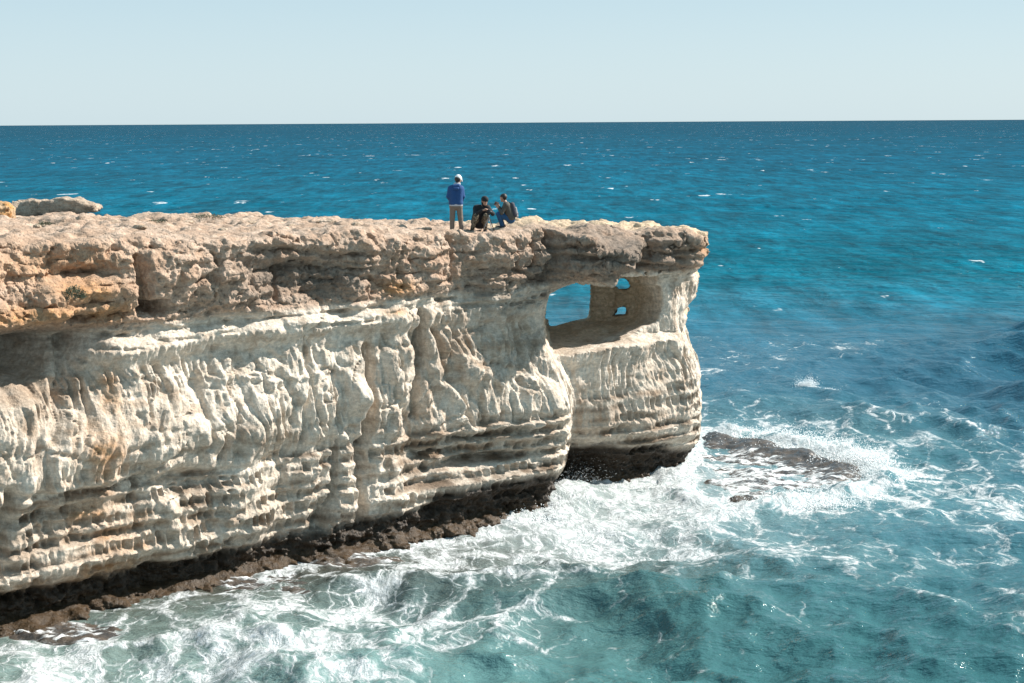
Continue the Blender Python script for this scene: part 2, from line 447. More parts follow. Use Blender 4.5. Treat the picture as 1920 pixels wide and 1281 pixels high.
# blocks and pits in the cap
d1, d2, val = worley2(SS * .75 + .5 * noise2(SS * 1.2, ZZ * 1.2, 21) + .12 * noise2(SS * 5, ZZ * 5, 22), ZZ * 3.6 + .35 * noise2(SS * 1.1, ZZ * 2, 23) + .15 * noise2(SS * 6, ZZ * 6, 24), 6)
RM += sstep(6.5, 6.9, zw) * (.26 * (val - .5) - .05 * np.exp(-((d2 - d1) / .08) ** 2))
d1, d2, val = worley2(SS * 1.1 + .25 * noise2(SS * 2, ZZ * 2, 18), ZZ * 1.5 + .25 * noise2(SS * 2, ZZ * 2, 19), 3)
RM += capm * (.16 * (val - .5) - .09 * np.exp(-((d2 - d1) / .07) ** 2))
# stepped ledges of the lower beds, and the ragged shelf at the foot
saw = np.mod(zw + .05 * noise2(SS * 1.3, ZZ * 0, 25), .385) / .385
sawm = (1 + 1.0 * sstep(12, 13.5, SS)) * sstep(1.05, 1.25, zw) * (1 - sstep(3.0, 3.5, zw)) * np.clip(.75 + .7 * noise2(SS * .35, ZZ * .8, 26), .15, 1.3)
RM += sawm * .15 * (saw ** 1.6 - .45)
RM += (1 - sstep(-.05, .35, ZZ)) * (.55 * noise2(SS * .55, ZZ * .3, 27) + .35 * fbm2(SS * 1.9, ZZ * 1.5, 3, 28))
RM += wetm * .22 * fbm2(SS * .9, ZZ * 1.2, 3, 29)
# cracks
for sd_, fs_, fz_, dp_ in ((33, .55, .16, .16), (34, 1.1, .35, .09), (35, .22, .9, .12), (36, .5, 1.7, .08)):
    nn_ = noise2(SS * fs_ + .25 * noise2(SS * 1.5, ZZ * 1.5, sd_ + 50) * (fs_ > fz_), ZZ * fz_ + .12 * noise2(SS * 1.7, ZZ * 1.7, sd_ + 60), sd_)
    RM -= dp_ * np.exp(-(nn_ / (.028 * max(fs_, fz_) / .55)) ** 2) * sstep(-.1, .2, noise2(SS * .6, ZZ * .6, sd_ + 70))
# --- flutes, striae and rows of niches (fine relief, added to the mesh afterwards)
FD = np.zeros_like(RM)
c_ = SS + .42 * (ZZ - 6.2) * (.35 * sstep(4.4, 5.4, ZZ) + .7 * noise2(SS * .45, ZZ * .4, 40)) + .10 * noise2(SS * 1.3, ZZ * 1.2, 41)
fl = np.minimum(2.6 * np.abs(noise2(c_ * 2.3, ZZ * .30, 42)), 1) ** .7 - .7
fs = np.minimum(2.4 * np.abs(noise2(c_ * 5.0, ZZ * .5, 43)), 1) ** .7 - .7
fa = np.clip(.55 + 1.1 * noise2(SS * .7, ZZ * .6, 44), .1, 1.2)
fx_ = 1 - 2.2 * np.abs(noise2(c_ * 14, ZZ * 1.6, 48))
brk = np.clip(.55 + 1.3 * noise2(SS * 1.9, ZZ * 1.6, 49), 0, 1.3)
FD += flum * (fa * (.20 * fl + .15 * fs * brk) + .022 * fx_)
FD += (1 - capm) * (1 - wetm) * .016 * ridge2(SS * 3.6, ZZ * 2.0, 4, 37, .65)
led = sstep(6.1, 6.25, zw) * (1 - sstep(6.55, 6.7, zw))
FD += led * (.06 * (1 - 2.2 * np.abs(noise2(SS * 4.5, ZZ * .8, 45))) + .03 * noise2(SS * 11, ZZ * 6, 46))
def niche_row(zc, h, wmin, wmax, dep, seed, thr):
    r = np.random.default_rng(seed)
    b = [S0 - .5]
    while b[-1] < S1 + .5: b.append(b[-1] + r.uniform(wmin, wmax))
    b = np.array(b); i = np.clip(np.searchsorted(b, SS[:, 0]) - 1, 0, len(b) - 2)
    w = b[i + 1] - b[i]; tt = (SS[:, 0] - b[i]) / w
    dd = r.uniform(.25, 1.0, len(b)) * dep; hh = h * r.uniform(.7, 1.25, len(b)); zz = zc + r.uniform(-.05, .05, len(b))
    on = sstep(thr, thr + .35, noise2(SS[:, 0] * .55, SS[:, 0] * 0 + zc, seed))
    across = np.clip(1 - (2.3 * tt - 1.15) ** 2, 0, 1) ** .4
    v = (zw - zz[i][:, None]) / hh[i][:, None]
    up = np.where(v > 0, np.clip(1 - (v * 1.25) ** 4, 0, 1), np.clip(1 - v * v, 0, 1) ** .8)
    return -(dd[i] * across * on)[:, None] * up
NI = np.zeros_like(RM)
for a in ((3.22, .22, .16, .34, .20, 61, -.15), (2.80, .20, .16, .36, .30, 62, -.4), (2.42, .17, .15, .34, .30, 63, -.4), (2.06, .14, .14, .36, .24, 64, -.4),
          (1.66, .20, .17, .42, .32, 65, -.35), (1.24, .20, .17, .44, .34, 66, -.35), (.86, .18, .16, .45, .24, 67, -.2), (3.66, .18, .16, .36, .14, 68, .0)):
    NI = np.minimum(NI, niche_row(*a))
FD += NI
FD += lowm * .035 * (1 - 2.2 * np.abs(noise2(SS * 6, ZZ * 1.0, 47)))
pit = worley2(SS * 6.5 + .4 * noise2(SS * 4, ZZ * 4, 50), ZZ * 6.5, 51)[0]
FD -= capm * .065 * np.clip(1 - pit / .42, 0, 1) ** .7 * sstep(-.25, .3, noise2(SS * 1.0, ZZ * 1.3, 52))
FD += capm * (.055 * ridge2(SS * 1.7, ZZ * 1.5, 5, 53, .65))
bed = sstep(6.5, 6.8, zw) * (1 - sstep(7.4, 7.8, zw) * (PXM < 980))
FD += bed * .045 * noise2(SS * .7, ZZ * 13 + .6 * noise2(SS * .8, ZZ, 58), 59)
FD += wetm * (.16 * fbm2(SS * 2.6, ZZ * 3.0, 4, 55, .65))
FD += .012 * fbm2(SS * 9, ZZ * 9, 3, 57, .6)

# --- solids in (s, n, z)
DX = 0.066
gs = np.arange(-7.0, 28.6, DX, dtype=np.float32); gn = np.arange(-10.0, 2.9, DX, dtype=np.float32); gz = np.arange(-1.0, 9.9, DX, dtype=np.float32)
GS, GZ = np.meshgrid(gs, gz, indexing='ij')
RG = lookup(RM, GS, GZ)
S2, N2 = np.meshgrid(gs, gn, indexing='ij')
X2, Y2 = sn_to_xy(S2, N2)
P2 = px_of(X2, Y2)                           # bearing
M2 = Y2 / FPX                                # metres per photo column there
# rim and skyline heights traced from the photograph
rim_px = [-800, 0, 150, 300, 480, 700, 830, 930, 945, 1000, 1060, 1120, 1185, 1260, 1320]
rim_py = [462, 456, 452, 448, 444, 437, 438, 440, 431, 428, 432, 432, 443, 438, 446]
sky_py = [410, 408, 406, 406, 406, 414, 420, 427, 420, 418, 419, 422, 428, 427, 440]
back_n = [-9.3, -9.3, -9.2, -9.0, -8.6, -6.6, -5.2, -4.6, -4.6, -4.6, -4.8, -5.0, -5.0, -4.6, -4.2]
pxs = P2
def zray(px, py, Y):                         # height where the photo ray crosses distance Y
    k = (px - 960) / FPX; q = (640.5 - py) / FPX
    dz = cF[2] + k * cR[2] + q * cU[2]; dy = cF[1] + k * cR[1] + q * cU[1]
    return CAM[2] + dz * Y / dy
# distance at which each bearing meets the rim (n = .2) and the back edge
sb = np.linspace(-14, 32, 900)
def along(nn):
    x_, y_ = sn_to_xy(sb, nn); p_ = px_of(x_, y_); return p_, y_
pf, yf = along(0.1)
Yf = np.interp(pxs, pf, yf)
bn = np.interp(pxs, rim_px, back_n)
# back edge distance for each bearing: along the ray n falls by about EN.dir per metre
tx = (pxs - 960) / FPX
dn_dy = tx * EN[0] + EN[1]
Yb = Yf + (bn - 0.1) / dn_dy
zr = zray(pxs, np.interp(pxs, rim_px, rim_py), Yf); zb = zray(pxs, np.interp(pxs, rim_px, sky_py), Yb)
tt = np.clip((Y2 - Yf) / (Yb - Yf), 0, 1.0)
TOP = zr + (zb - zr) * tt
lump = fbm2(X2 * .9, Y2 * .55, 3, 70)
TOP += .10 * lump + .10 * np.abs(noise2(X2 * 1.9, Y2 * .9, 73)) * sstep(0.05, .4, tt) - .04
st_ = sstep(.0, .25, noise2(X2 * .35, Y2 * .6, 75) - .1); TOP += .10 * st_
TOP -= .35 * np.clip(N2 - .35, 0, 3) * .4
PADS = [(-1.62, 47.35, .55, 8.735), (-.75, 47.75, .75, 8.72), (-.12, 49.3, .5, 8.75)]      # where people stand
for (x, y, r, z) in PADS:
    w = np.exp(-(((X2 - x) / r) ** 2 + ((Y2 - y) / (r * .8)) ** 2) ** 2); TOP = TOP * (1 - w) + z * w
BK = np.interp(pxs, rim_px, back_n) + .35 * noise2(S2 * .6, S2 * 0, 76)
# the end of the main face and the end of the pier, as outlines seen from the viewpoint
def ztab(pts, Y): return [float(zray(p[0], p[1], Y)) for p in pts][::-1], [p[0] for p in pts][::-1]
mz, mp = ztab([(1082, 522), (1078, 530), (1060, 540), (1040, 549), (1030, 555), (1024, 575), (1020, 615), (1023, 645), (1042, 680), (1058, 715), (1068, 755), (1070, 790), (1066, 830), (1060, 860), (1046, 890), (1030, 925), (1000, 975)], 49.3)
ez, ep = ztab([(1278, 427), (1300, 437), (1313, 462), (1309, 480), (1297, 497), (1300, 512), (1306, 535), (1303, 565), (1290, 580), (1278, 590), (1288, 603), (1276, 628), (1288, 655), (1300, 690), (1313, 722), (1309, 750), (1316, 770), (1313, 800), (1315, 835), (1296, 852), (1270, 880), (1250, 900)], 53.8)
# front of the pier (n at s stations, by height)
ps = [17.5, 19.0, 20.2, 21.2, 22.3, 23.5, 25.0, 26.5, 28.5]
pzk = [-1.0, .1, .5, 1.3, 1.7, 2.2, 3.2, 4.2, 4.75, 5.0, 6.6, 7.0, 7.4, 8.3, 9.0]
pier = np.array([                                    # rows: heights, cols: stations
 [-2.2, -2.0, -1.5, -.9, -.2, -.2, -.4, -1.4, -3.5],
 [-2.2, -2.0, -1.5, -.9, -.2, -.2, -.4, -1.4, -3.5],
 [-2.6, -2.5, -2.2, -1.7, -.7, -.4, -.5, -1.4, -3.5],
 [-2.4, -2.2, -1.8, -1.1, .0, .2, .1, -1.0, -3.2],
 [-2.0, -1.5, -.9, -.2, .4, .5, .2, -.9, -3.2],
 [-1.6, -1.0, -.5, .05, .45, .5, .2, -.9, -3.2],
 [-1.5, -.9, -.4, .0, .3, .35, .1, -1.0, -3.3],
 [-1.5, -.95, -.5, -.15, .0, .05, -.15, -1.2, -3.4],
 [-1.4, -.8, -.35, .0, .15, .1, -.2, -1.4, -3.6],
 [-1.9, -1.4, -1.0, -.6, -.4, -.4, -.6, -1.6, -3.8],
 [-1.5, -1.1, -.8, -.5, -.4, -.4, -.5, -1.5, -3.7],
 [-1.3, -.9, -.6, -.4, -.3, -.2, -.3, -1.2, -3.4],
 [-2.5, -2.4, -2.1, -1.6, -.8, .3, .8, .2, -2.0],
 [-2.5, -2.4, -2.1, -1.6, -.8, .3, .8, .2, -2.0],
 [-2.6, -2.5, -2.2, -1.7, -1.0, .1, .6, .0, -2.2]])
pier[:, 6:] += np.array([.25, .95, 1.7])
def pier_front(s, z):
    a = np.interp(s, ps, np.arange(len(ps))); b = np.interp(z, pzk, np.arange(len(pzk)))
    i = np.minimum(a.astype(int), len(ps) - 2); j = np.minimum(b.astype(int), len(pzk) - 2)
    fa_ = a - i; fb_ = b - j
    fa_ = fa_ * fa_ * (3 - 2 * fa_)
    return (pier[j, i] * (1 - fa_) + pier[j, i + 1] * fa_) * (1 - fb_) + (pier[j + 1, i] * (1 - fa_) + pier[j + 1, i + 1] * fa_) * fb_
PF = (pier_front(GS + .0, GZ + .06 * noise2(GS * .5, GZ * 0, 80)) + .16 * noise2(GS * .8, GZ * .35, 81) + .08 * fbm2(GS * 1.9, GZ * 1.3, 3, 82)).astype(np.float32)
capg = sstep(7.0, 7.3, GZ)
d1g, d2g, vg = worley2(GS * 1.2 + 9, GZ * 1.6, 5)
PF += (sstep(.95, 1.15, GZ) * (1 - sstep(2.1, 2.5, GZ)) * .16 * ((np.mod(GZ + .09 * noise2(GS * .8, GZ * .6, 25), .385) / .385) ** 1.6 - .45)).astype(np.float32)
PF += capg * (.28 * (vg - .5) - .12 * np.exp(-((d2g - d1g) / .08) ** 2))
Zk = gz[None, None, :]
FIELD = np.empty((len(gs), len(gn), len(gz)), np.float32)
wob2 = .10 * noise2(S2 * 1.1, N2 * 1.1, 85) + .05 * noise2(S2 * 2.7, N2 * 2.7, 86)
for i0 in range(0, len(gs), 64):
    I = slice(i0, min(i0 + 64, len(gs)))
    n3 = gn[None, :, None]; P3 = P2[I][:, :, None]; m3 = M2[I][:, :, None]; y3 = Y2[I][:, :, None]
    w3 = wob2[I][:, :, None]
    # main wall, cut off at its outline
    fm = n3 - RG[I][:, None, :]
    if gs[I.stop - 1] > 14:
        pe = np.interp(gz, mz, mp)[None, None, :]
        pe = np.where(gz[None, None, :] > 7.12, np.interp(gz, [6.9, 7.1, 7.3, 7.6, 7.95, 8.4, 8.8, 9.3], [1100, 1132, 1145, 1172, 1190, 1190, 1170, 1140])[None, None, :], pe)
        g = (P3 - pe) * m3 + .5 * w3
        fm = smax(fm, g, .35)
        fp = n3 - PF[I][:, None, :]
        ge = (P3 - np.interp(gz, ez, ep)[None, None, :]) * m3 + .05 * noise3(*np.broadcast_arrays(n3 * 2.2, gz[None, None, :] * 2.2, gs[I][:, None, None] * 2.2), 87)
        fp = smax(fp, ge, .22)
        f = smin(fm, fp, .12)
    else:
        f = fm
    f = smax(f, Zk - TOP[I][:, :, None], .10)
    f = np.maximum(f, BK[I][:, :, None] - n3)
    if gs[I.stop - 1] > 16:
        # the room behind the arch and the three openings in its back wall
        nb_ = np.s_[:, np.searchsorted(gn, -6.6):, :]; zs = np.s_[np.searchsorted(gz, 4.3):np.searchsorted(gz, 7.9)]
        P4 = P3[nb_]; m4 = m3[nb_]; y4 = y3[nb_]; w4 = w3[nb_]; Z4 = gz[None, None, zs]
        left = np.interp(gz[zs], mz, mp)[None, None, :] - 2 + 10 * w4
        fl_ = 4.98 + .10 * (y4 - 53.5) + .10 * (P4 - 1060) / 60 * .35 + .6 * w4 + .40 * sstep(1140, 1290, P4)
        ce_ = 7.04 + 1.3 * w4 - .05 * (y4 - 52) + .25 * noise2(P4 / 38.0, y4 * .7, 88)
        yb_ = np.interp(P4, [1100, 1150, 1190, 1230, 1270, 1310], [55.25, 55.05, 54.5, 53.6, 52.5, 51.2]) + .5 * w4 + (.13 * noise2(gz[zs] * 5.5, gz[zs] * 0, 84) + .07 * np.sin(gz[zs] * 4.5) - .40 * sstep(6.5, 6.6, gz[zs]))[None, None, :]
        room = np.maximum.reduce(np.broadcast_arrays(smax(fl_ - Z4, y4 - yb_, .5), Z4 - ce_, (left - P4) * m4))
        wob3 = .06 * noise3(*np.broadcast_arrays(P4 / 14.0, Z4 * 3.4, y4 * 1.2), 89)
        rr_ = (Z4 - CAM[2]) / y4; k4 = (P4 - 960) / FPX
        row4 = 640.5 - FPX * (cF[2] + k4 * cR[2] - rr_ * (cF[1] + k4 * cR[1])) / (rr_ * cU[1] - cU[2])
        P5, row5 = np.broadcast_arrays(P4 + 60 * w4 * .25, row4)
        def hole(pts, y0):
            return np.maximum.reduce(np.broadcast_arrays(poly_sd(P5, row5, np.array(pts, float)) * m4, y0 - y4, y4 - 62.0)) + .5 * wob3
        big = np.maximum.reduce(np.broadcast_arrays((left - P4) * m4, hole([(960, 480), (1106, 480), (1108, 545), (1105, 597), (1088, 601), (1066, 607), (1044, 613), (960, 616)], 53.0)))
        thin = np.maximum.reduce(np.broadcast_arrays((left - P4) * m4, (P4 - 1225) * m4, 5.35 - Z4, Z4 - 7.1, 55.95 + .4 * w4 - y4))
        cut = np.minimum(np.minimum(room, big), thin)
        cut = np.minimum(cut, hole([(1144, 525), (1158, 522), (1173, 522), (1180, 528), (1182, 535), (1177, 542), (1159, 541.5), (1152, 536), (1143, 534)], 54.0))
        cut = np.minimum(cut, hole([(1157, 576), (1165, 574), (1175, 574), (1176, 591), (1160, 593), (1148, 593), (1152, 585)], 54.0))
        sub = f[:, np.searchsorted(gn, -6.6):, zs]
        f[:, np.searchsorted(gn, -6.6):, zs] = smax(sub, -cut, .06)
    FIELD[I] = f
cv, cq = surface_nets(FIELD, (gs[0], gn[0], gz[0]), DX)
del FIELD
print('nets', len(cv), len(cq), round(time.time() - T0, 1))
# drop what no viewpoint near the photograph's can see: the seabed edge and the hidden back wall
fn = np.cross(cv[cq[:, 2]] - cv[cq[:, 0]], cv[cq[:, 3]] - cv[cq[:, 1]]); fn /= np.linalg.norm(fn, axis=1, keepdims=True) + 1e-12
fc = cv[cq].mean(1)
drop = (fc[:, 2] < -.75) | ((fn[:, 1] < -.25) & (fc[:, 0] < 15) & (fc[:, 2] < 8.0) & (fc[:, 1] < -2.5))
cq = cq[~drop]; fn = fn[~drop]; fc = fc[~drop]
fX, fY = sn_to_xy(fc[:, 0], fc[:, 1])
toeye = (fn[:, 0] * ES[0] + fn[:, 1] * EN[0]) * (0 - fX) + (fn[:, 0] * ES[1] + fn[:, 1] * EN[1]) * (0 - fY) + fn[:, 2] * (12 - fc[:, 2])
front = (toeye > -8) & (fn[:, 2] < .82) & (fc[:, 2] > -.15) & (px_of(fX, fY) > -60) & (fc[:, 1] > -5.5)
cv, cq, tj = split_quads(cv, cq, front)
used = np.zeros(len(cv), bool); used[cq.ravel()] = True
rm = np.cumsum(used) - 1; cv = cv[used]; cq = rm[cq].astype(np.int32); tj = rm[tj]
cn = vnormals(cv, cq)
s_, n_, z_ = cv.T
# fine relief
facing = sstep(.05, .5, cn[:, 1])
isface = facing * (1 - sstep(.55, .9, cn[:, 2]))
Xw, Yw = sn_to_xy(s_, n_)
inpier = sstep(18.0, 19.0, s_ + 0 * z_) * (1 - capm.mean() * 0) * (px_of(Xw, Yw) > 1015)
fd = lookup(FD, s_, z_)
hd = .035 * fbm3(s_ * 2.2, n_ * 2.2, z_ * 2.2, 4, 90, .6) + .012 * fbm3(s_ * 13, n_ * 13, z_ * 13, 2, 95)
rough_ = sstep(6.9, 7.2, z_)
d_ = fd * isface + hd * (.5 + 1.1 * rough_)
topm = sstep(.6, .9, cn[:, 2]) * rough_
d_ += (1 - sstep(.4, .8, z_)) * .10 * fbm3(s_ * 2.4, n_ * 2.4, z_ * 2.4, 4, 121, .62)
room_ = sstep(18.5, 19.5, s_) * sstep(-.8, -1.6, n_) * sstep(4.6, 5.0, z_) * (1 - sstep(6.9, 7.2, z_))
d_ += room_ * (.07 * noise2(s_ * .5, z_ * 7, 122) + .05 * fbm3(s_ * 3, n_ * 3, z_ * 4, 3, 124))
nose = rough_ * sstep(17.6, 18.6, s_) * (1 - .6 * sstep(.6, .9, cn[:, 2]))
rid = 0
for q_, (f_, a_) in enumerate(((1.3, .12), (2.7, .07), (5.5, .04), (11, .02))):
    rid = rid + a_ * (1 - 2.6 * np.abs(noise3(s_ * f_, n_ * f_, z_ * f_ * 1.5, 130 + q_)))
bedn = noise3(s_ * .5, n_ * .5, z_ * 6.0 + .5 * noise3(s_, n_, z_, 140), 141)
d_ += nose * (rid + .15 * np.sign(bedn) * np.minimum(np.abs(bedn) * 3, .8) - .05)
d_ += topm * .05 * ridge2(Xw * 2.2, Yw * 1.6, 3, 97)
cv = cv + cn * 0
cv[:, 1] += np.where(isface > 0, fd * isface, 0)
cv += cn * (d_ - fd * isface)[:, None]
cv[tj[:, 0]] = .5 * (cv[tj[:, 1]] + cv[tj[:, 2]])
cn = vnormals(cv, cq)
s_, n_, z_ = cv.T
Xw, Yw = sn_to_xy(s_, n_)
print('cliff', len(cv), len(cq), round(time.time() - T0, 1))

# --- colours of the rock, with cave shade and arch wall light painted in
pxv = px_of(Xw, Yw)
def srgb(r, g, b): return np.array([((c / 255) / 12.92 if c / 255 <= .04045 else ((c / 255 + .055) / 1.055) ** 2.4) for c in (r, g, b)])
WHITE = np.array([.66, .57, .47]); GREYW = np.array([.39, .295, .215]); TAN = np.array([.40, .275, .195]); PINK = np.array([.50, .37, .28])
PATI_SHADE = np.array([.15, .12, .095]); RUST = np.array([.44, .22, .085]); NICH = np.array([.17, .115, .075]); WETC = np.array([.040, .027, .017]); ALG = np.array([.066, .040, .019])
n1 = fbm3(s_ * .5, n_ * .5, z_ * .7, 3, 100); n2 = fbm3(s_ * 1.6, n_ * 1.6, z_ * 3.5, 3, 104); n3_ = fbm3(s_ * 5, n_ * 5, z_ * 5, 3, 108)
def lerp(a, b, w): return a + (b - a) * np.clip(w, 0, 1)[:, None]
C = np.tile(WHITE, (len(s_), 1))
C = lerp(C, GREYW, sstep(-.1, .6, n2 + .4 * n1) * .6)
str_ = fbm3(s_ * 3.2, n_ * 3.2, z_ * .35, 3, 112)
C = lerp(C, GREYW * np.array([.85, .8, .75]), sstep(.1, .6, str_ + .3 * n1) * .55)
# brown strata at the niche rows
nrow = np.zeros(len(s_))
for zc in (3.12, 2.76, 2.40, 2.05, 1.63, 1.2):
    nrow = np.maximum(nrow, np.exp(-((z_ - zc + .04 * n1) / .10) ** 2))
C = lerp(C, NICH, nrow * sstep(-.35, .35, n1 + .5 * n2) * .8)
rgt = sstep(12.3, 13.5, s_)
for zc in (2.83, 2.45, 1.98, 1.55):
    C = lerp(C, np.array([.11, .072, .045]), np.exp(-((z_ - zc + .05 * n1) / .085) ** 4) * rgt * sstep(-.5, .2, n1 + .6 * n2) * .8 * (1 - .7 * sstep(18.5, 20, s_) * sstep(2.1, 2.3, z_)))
# cap
capc = sstep(6.95, 7.2, z_ + .10 * n1 + .05 * n2)
CC = lerp(np.tile(TAN, (len(s_), 1)), PINK, sstep(-.3, .4, n2)); CC = lerp(CC, np.array([.30, .21, .145]), sstep(.15, .7, n3_ + .3 * n1) * .6)
C = lerp(C, CC, capc)
def ell(px, py, rx, ry, amp=1.0, dist=.35):
    s0, z0 = [float(q) for q in at_n(px, py)]
    D = float(np.interp(s0, sv, DM[:, 0])); a = rx * D / FPX / .71; b = ry * D / FPX
    return amp * np.exp(-(((s_ - s0) / a) ** 2 + ((z_ - z0) / b) ** 2) + dist * 1.6 * (n2 + n3_ * .6))
pat_shade = np.zeros(len(s_))
for e in ((540, 520, 70, 45), (620, 530, 60, 35), (480, 490, 40, 25, .7), (1010, 500, 60, 50, .8), (1080, 475, 90, 40, 1.0), (1040, 545, 90, 25, .7), (930, 545, 70, 25, .6), (1220, 470, 90, 35, .7), (1130, 520, 70, 20, .7), (960, 570, 80, 25, .6), (40, 645, 140, 34, 1.0), (1100, 460, 90, 40, 1.1), (1200, 480, 70, 30, .8)):  # patina stains, plus the left cave's shade put into the colour
    pat_shade = np.maximum(pat_shade, ell(*e) * .85)
pat_shade = np.maximum(pat_shade, capc * sstep(995, 1030, pxv) * (1 - sstep(1285, 1310, pxv)) * (1 - sstep(.45, .8, cn[:, 2])) * np.clip(.55 + .7 * n2 + .35 * n3_, 0, 1))
C = lerp(C, PATI_SHADE, np.clip(pat_shade, 0, .86))
gre = np.zeros(len(s_))
for e in ((80, 740, 110, 90, .8), (300, 780, 60, 60, .5), (850, 660, 90, 70, .7), (960, 640, 90, 60, .7), (930, 820, 130, 50, .6), (770, 820, 60, 50, .5), (450, 830, 110, 30, .6), (450, 960, 160, 50, .5), (1180, 790, 120, 30, .7), (1220, 700, 60, 60, .4), (100, 1000, 160, 60, .5)):
    gre = np.maximum(gre, ell(*e, dist=.5))
C = lerp(C, np.array([.28, .195, .13]), np.clip(gre, 0, .75) * (1 - capc) * .85)
rus = np.zeros(len(s_))
for e in ((150, 545, 60, 30, .75), (60, 590, 110, 22, .8), (200, 585, 40, 22, .8), (120, 500, 120, 40, .45), (745, 540, 26, 14, .9), (215, 735, 16, 60, .6), (185, 850, 26, 50, .75), (170, 960, 40, 40, .5), (240, 1010, 60, 40, .4), (200, 1080, 80, 30, .6), (1310, 470, 30, 30, .5), (738, 585, 20, 8, .8), (60, 1120, 60, 30, .5)):
    rus = np.maximum(rus, ell(*e))
C = lerp(C, RUST, np.clip(rus, 0, .8))
warm = sstep(17.5, 19, s_) * sstep(-.5, -1.6, n_) * sstep(4.5, 5.2, z_)
C = lerp(C, np.array([.60, .45, .30]), warm * .8)  # wall behind the arch: colour raised to make it look lit
# wet foot of the cliff
wet = 1 - sstep(.75, 1.15, z_ + .22 * n1 + .10 * n2 - .45 * sstep(18, 21, s_) * (1 - sstep(23, 24.5, s_)) - .38 * sstep(13.0, 13.6, s_) * (1 - sstep(17, 19, s_)))
C = lerp(C, WETC, wet); C = lerp(C, ALG, (1 - sstep(.2, .5, z_ + .2 * n3_)) * .8)
C *= (1 + .10 * n3_)[:, None]
C = np.clip(C, .012, .75)
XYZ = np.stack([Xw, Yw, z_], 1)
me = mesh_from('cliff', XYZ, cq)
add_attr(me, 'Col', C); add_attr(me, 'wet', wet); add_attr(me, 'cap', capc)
m = NT('limestone')
geo = m.n('ShaderNodeNewGeometry').outputs['Position']
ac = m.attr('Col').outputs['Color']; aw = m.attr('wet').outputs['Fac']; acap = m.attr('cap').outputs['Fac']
na = m.noise(geo, 9.0, 6, .62); nb = m.noise(geo, 34.0, 4, .6)
sc_ = m.n('ShaderNodeMapping', {'Vector': geo, 'Scale': (5.0, 5.0, 22.0)}).outputs[0]
nc = m.noise(sc_, 1.0, 4, .6)
f1 = m.mapr(na, .35, .7, .80, 1.15); f2 = m.mapr(nb, .3, .7, .88, 1.08); f3 = m.mapr(nc, .35, .65, .9, 1.06)
k_ = m.math('MULTIPLY', m.math('MULTIPLY', f1, f2), f3)
kc = m.n('ShaderNodeCombineColor', {0: k_, 1: k_, 2: k_}).outputs[0]
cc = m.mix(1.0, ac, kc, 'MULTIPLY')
pitn = m.n('ShaderNodeTexVoronoi', {'Vector': geo, 'Scale': 16.0}).outputs['Distance']
hgt = m.math('ADD', m.math('MULTIPLY', na, .9), m.math('MULTIPLY', nb, .35))
vst = m.n('ShaderNodeMapping', {'Vector': geo, 'Scale': (13.0, 13.0, 2.2)}).outputs[0]
hgt = m.math('ADD', hgt, m.math('MULTIPLY', m.noise(vst, 1.0, 4, .6), m.math('SUBTRACT', .9, m.math('MULTIPLY', acap, .9))))
hgt = m.math('ADD', hgt, m.math('MULTIPLY', m.mapr(pitn, .0, .45), m.math('MULTIPLY', acap, .5)))
bp = m.n('ShaderNodeBump', {'Strength': .9, 'Distance': .05, 'Height': hgt})
rg = m.mapr(aw, 0, 1, .9, .42)
p = m.n('ShaderNodeBsdfPrincipled', {'Base Color': cc, 'Roughness': rg, 'Normal': bp.outputs[0], 'Specular IOR Level': .3})
m.t.links.new(p.outputs[0], m.out.inputs[0])
ROCK = m.m
cliff = link('cliff', me, ROCK)
tag(cliff, 'pale limestone sea cliff with brown cap and a natural arch at its end', 'cliff', kind='structure')
print('cliff done', round(time.time() - T0, 1))
def ground_z(X, Y):
    """height of the plateau under a plan position"""
    s, n = xy_to_sn(X, Y)
    k = np.hypot(s_ - s, n_ - n) + np.where((cn[:, 2] > .3) & (z_ > 7), 0, 50)
    j = np.argpartition(k, 6)[:6]
    return float(np.median(z_[j]))

# ================================================================== the sea
angs = np.radians(np.linspace(-25, 25, 430))
dist = [25.0]
while dist[-1] < 260: dist.append(dist[-1] * 1.0042)
while dist[-1] < 2500: dist.append(dist[-1] * 1.006)
while dist[-1] < 60000: dist.append(dist[-1] * 1.03)
dist = np.array(dist)
A_, D_ = np.meshgrid(angs, dist, indexing='ij')
X0 = D_ * np.sin(A_); Y0 = D_ * np.cos(A_)
sg, ng = xy_to_sn(X0, Y0)
pxg = px_of(X0, Y0)
# plan distance in front of the rock foot
foot = np.interp(sg, [-12, 0, 12, 16, 18, 19, 20.5, 22, 25, 26.5, 28.5, 34], [.3, .3, .3, .5, .6, -.8, -1.3, -.3, -.2, -1.2, -3.5, -12])
dn = ng - foot
spac = np.maximum(D_ * .0042, D_ * (angs[1] - angs[0])); spac = np.where(D_ > 2500, D_ * .03, np.where(D_ > 260, D_ * .0042, spac))
calm = sstep(-.2, 4.5, dn) * .85 + .15
REEF = np.array([(p[0], p[1]) for p in at_z(np.array([1310, 1400, 1470, 1560, 1620, 1645, 1628, 1560, 1490, 1420, 1340, 1290, 1270]), np.array([815, 820, 835, 858, 878, 893, 908, 922, 935, 950, 955, 930, 870]), 0)[:, :2]])
nearm = D_ < 90
rsd = np.full(X0.shape, 50.0); rsd[nearm] = poly_sd(X0[nearm], Y0[nearm], REEF)
calm = calm * (1 - .7 * np.exp(-np.clip(rsd, 0, 9) / 1.2))
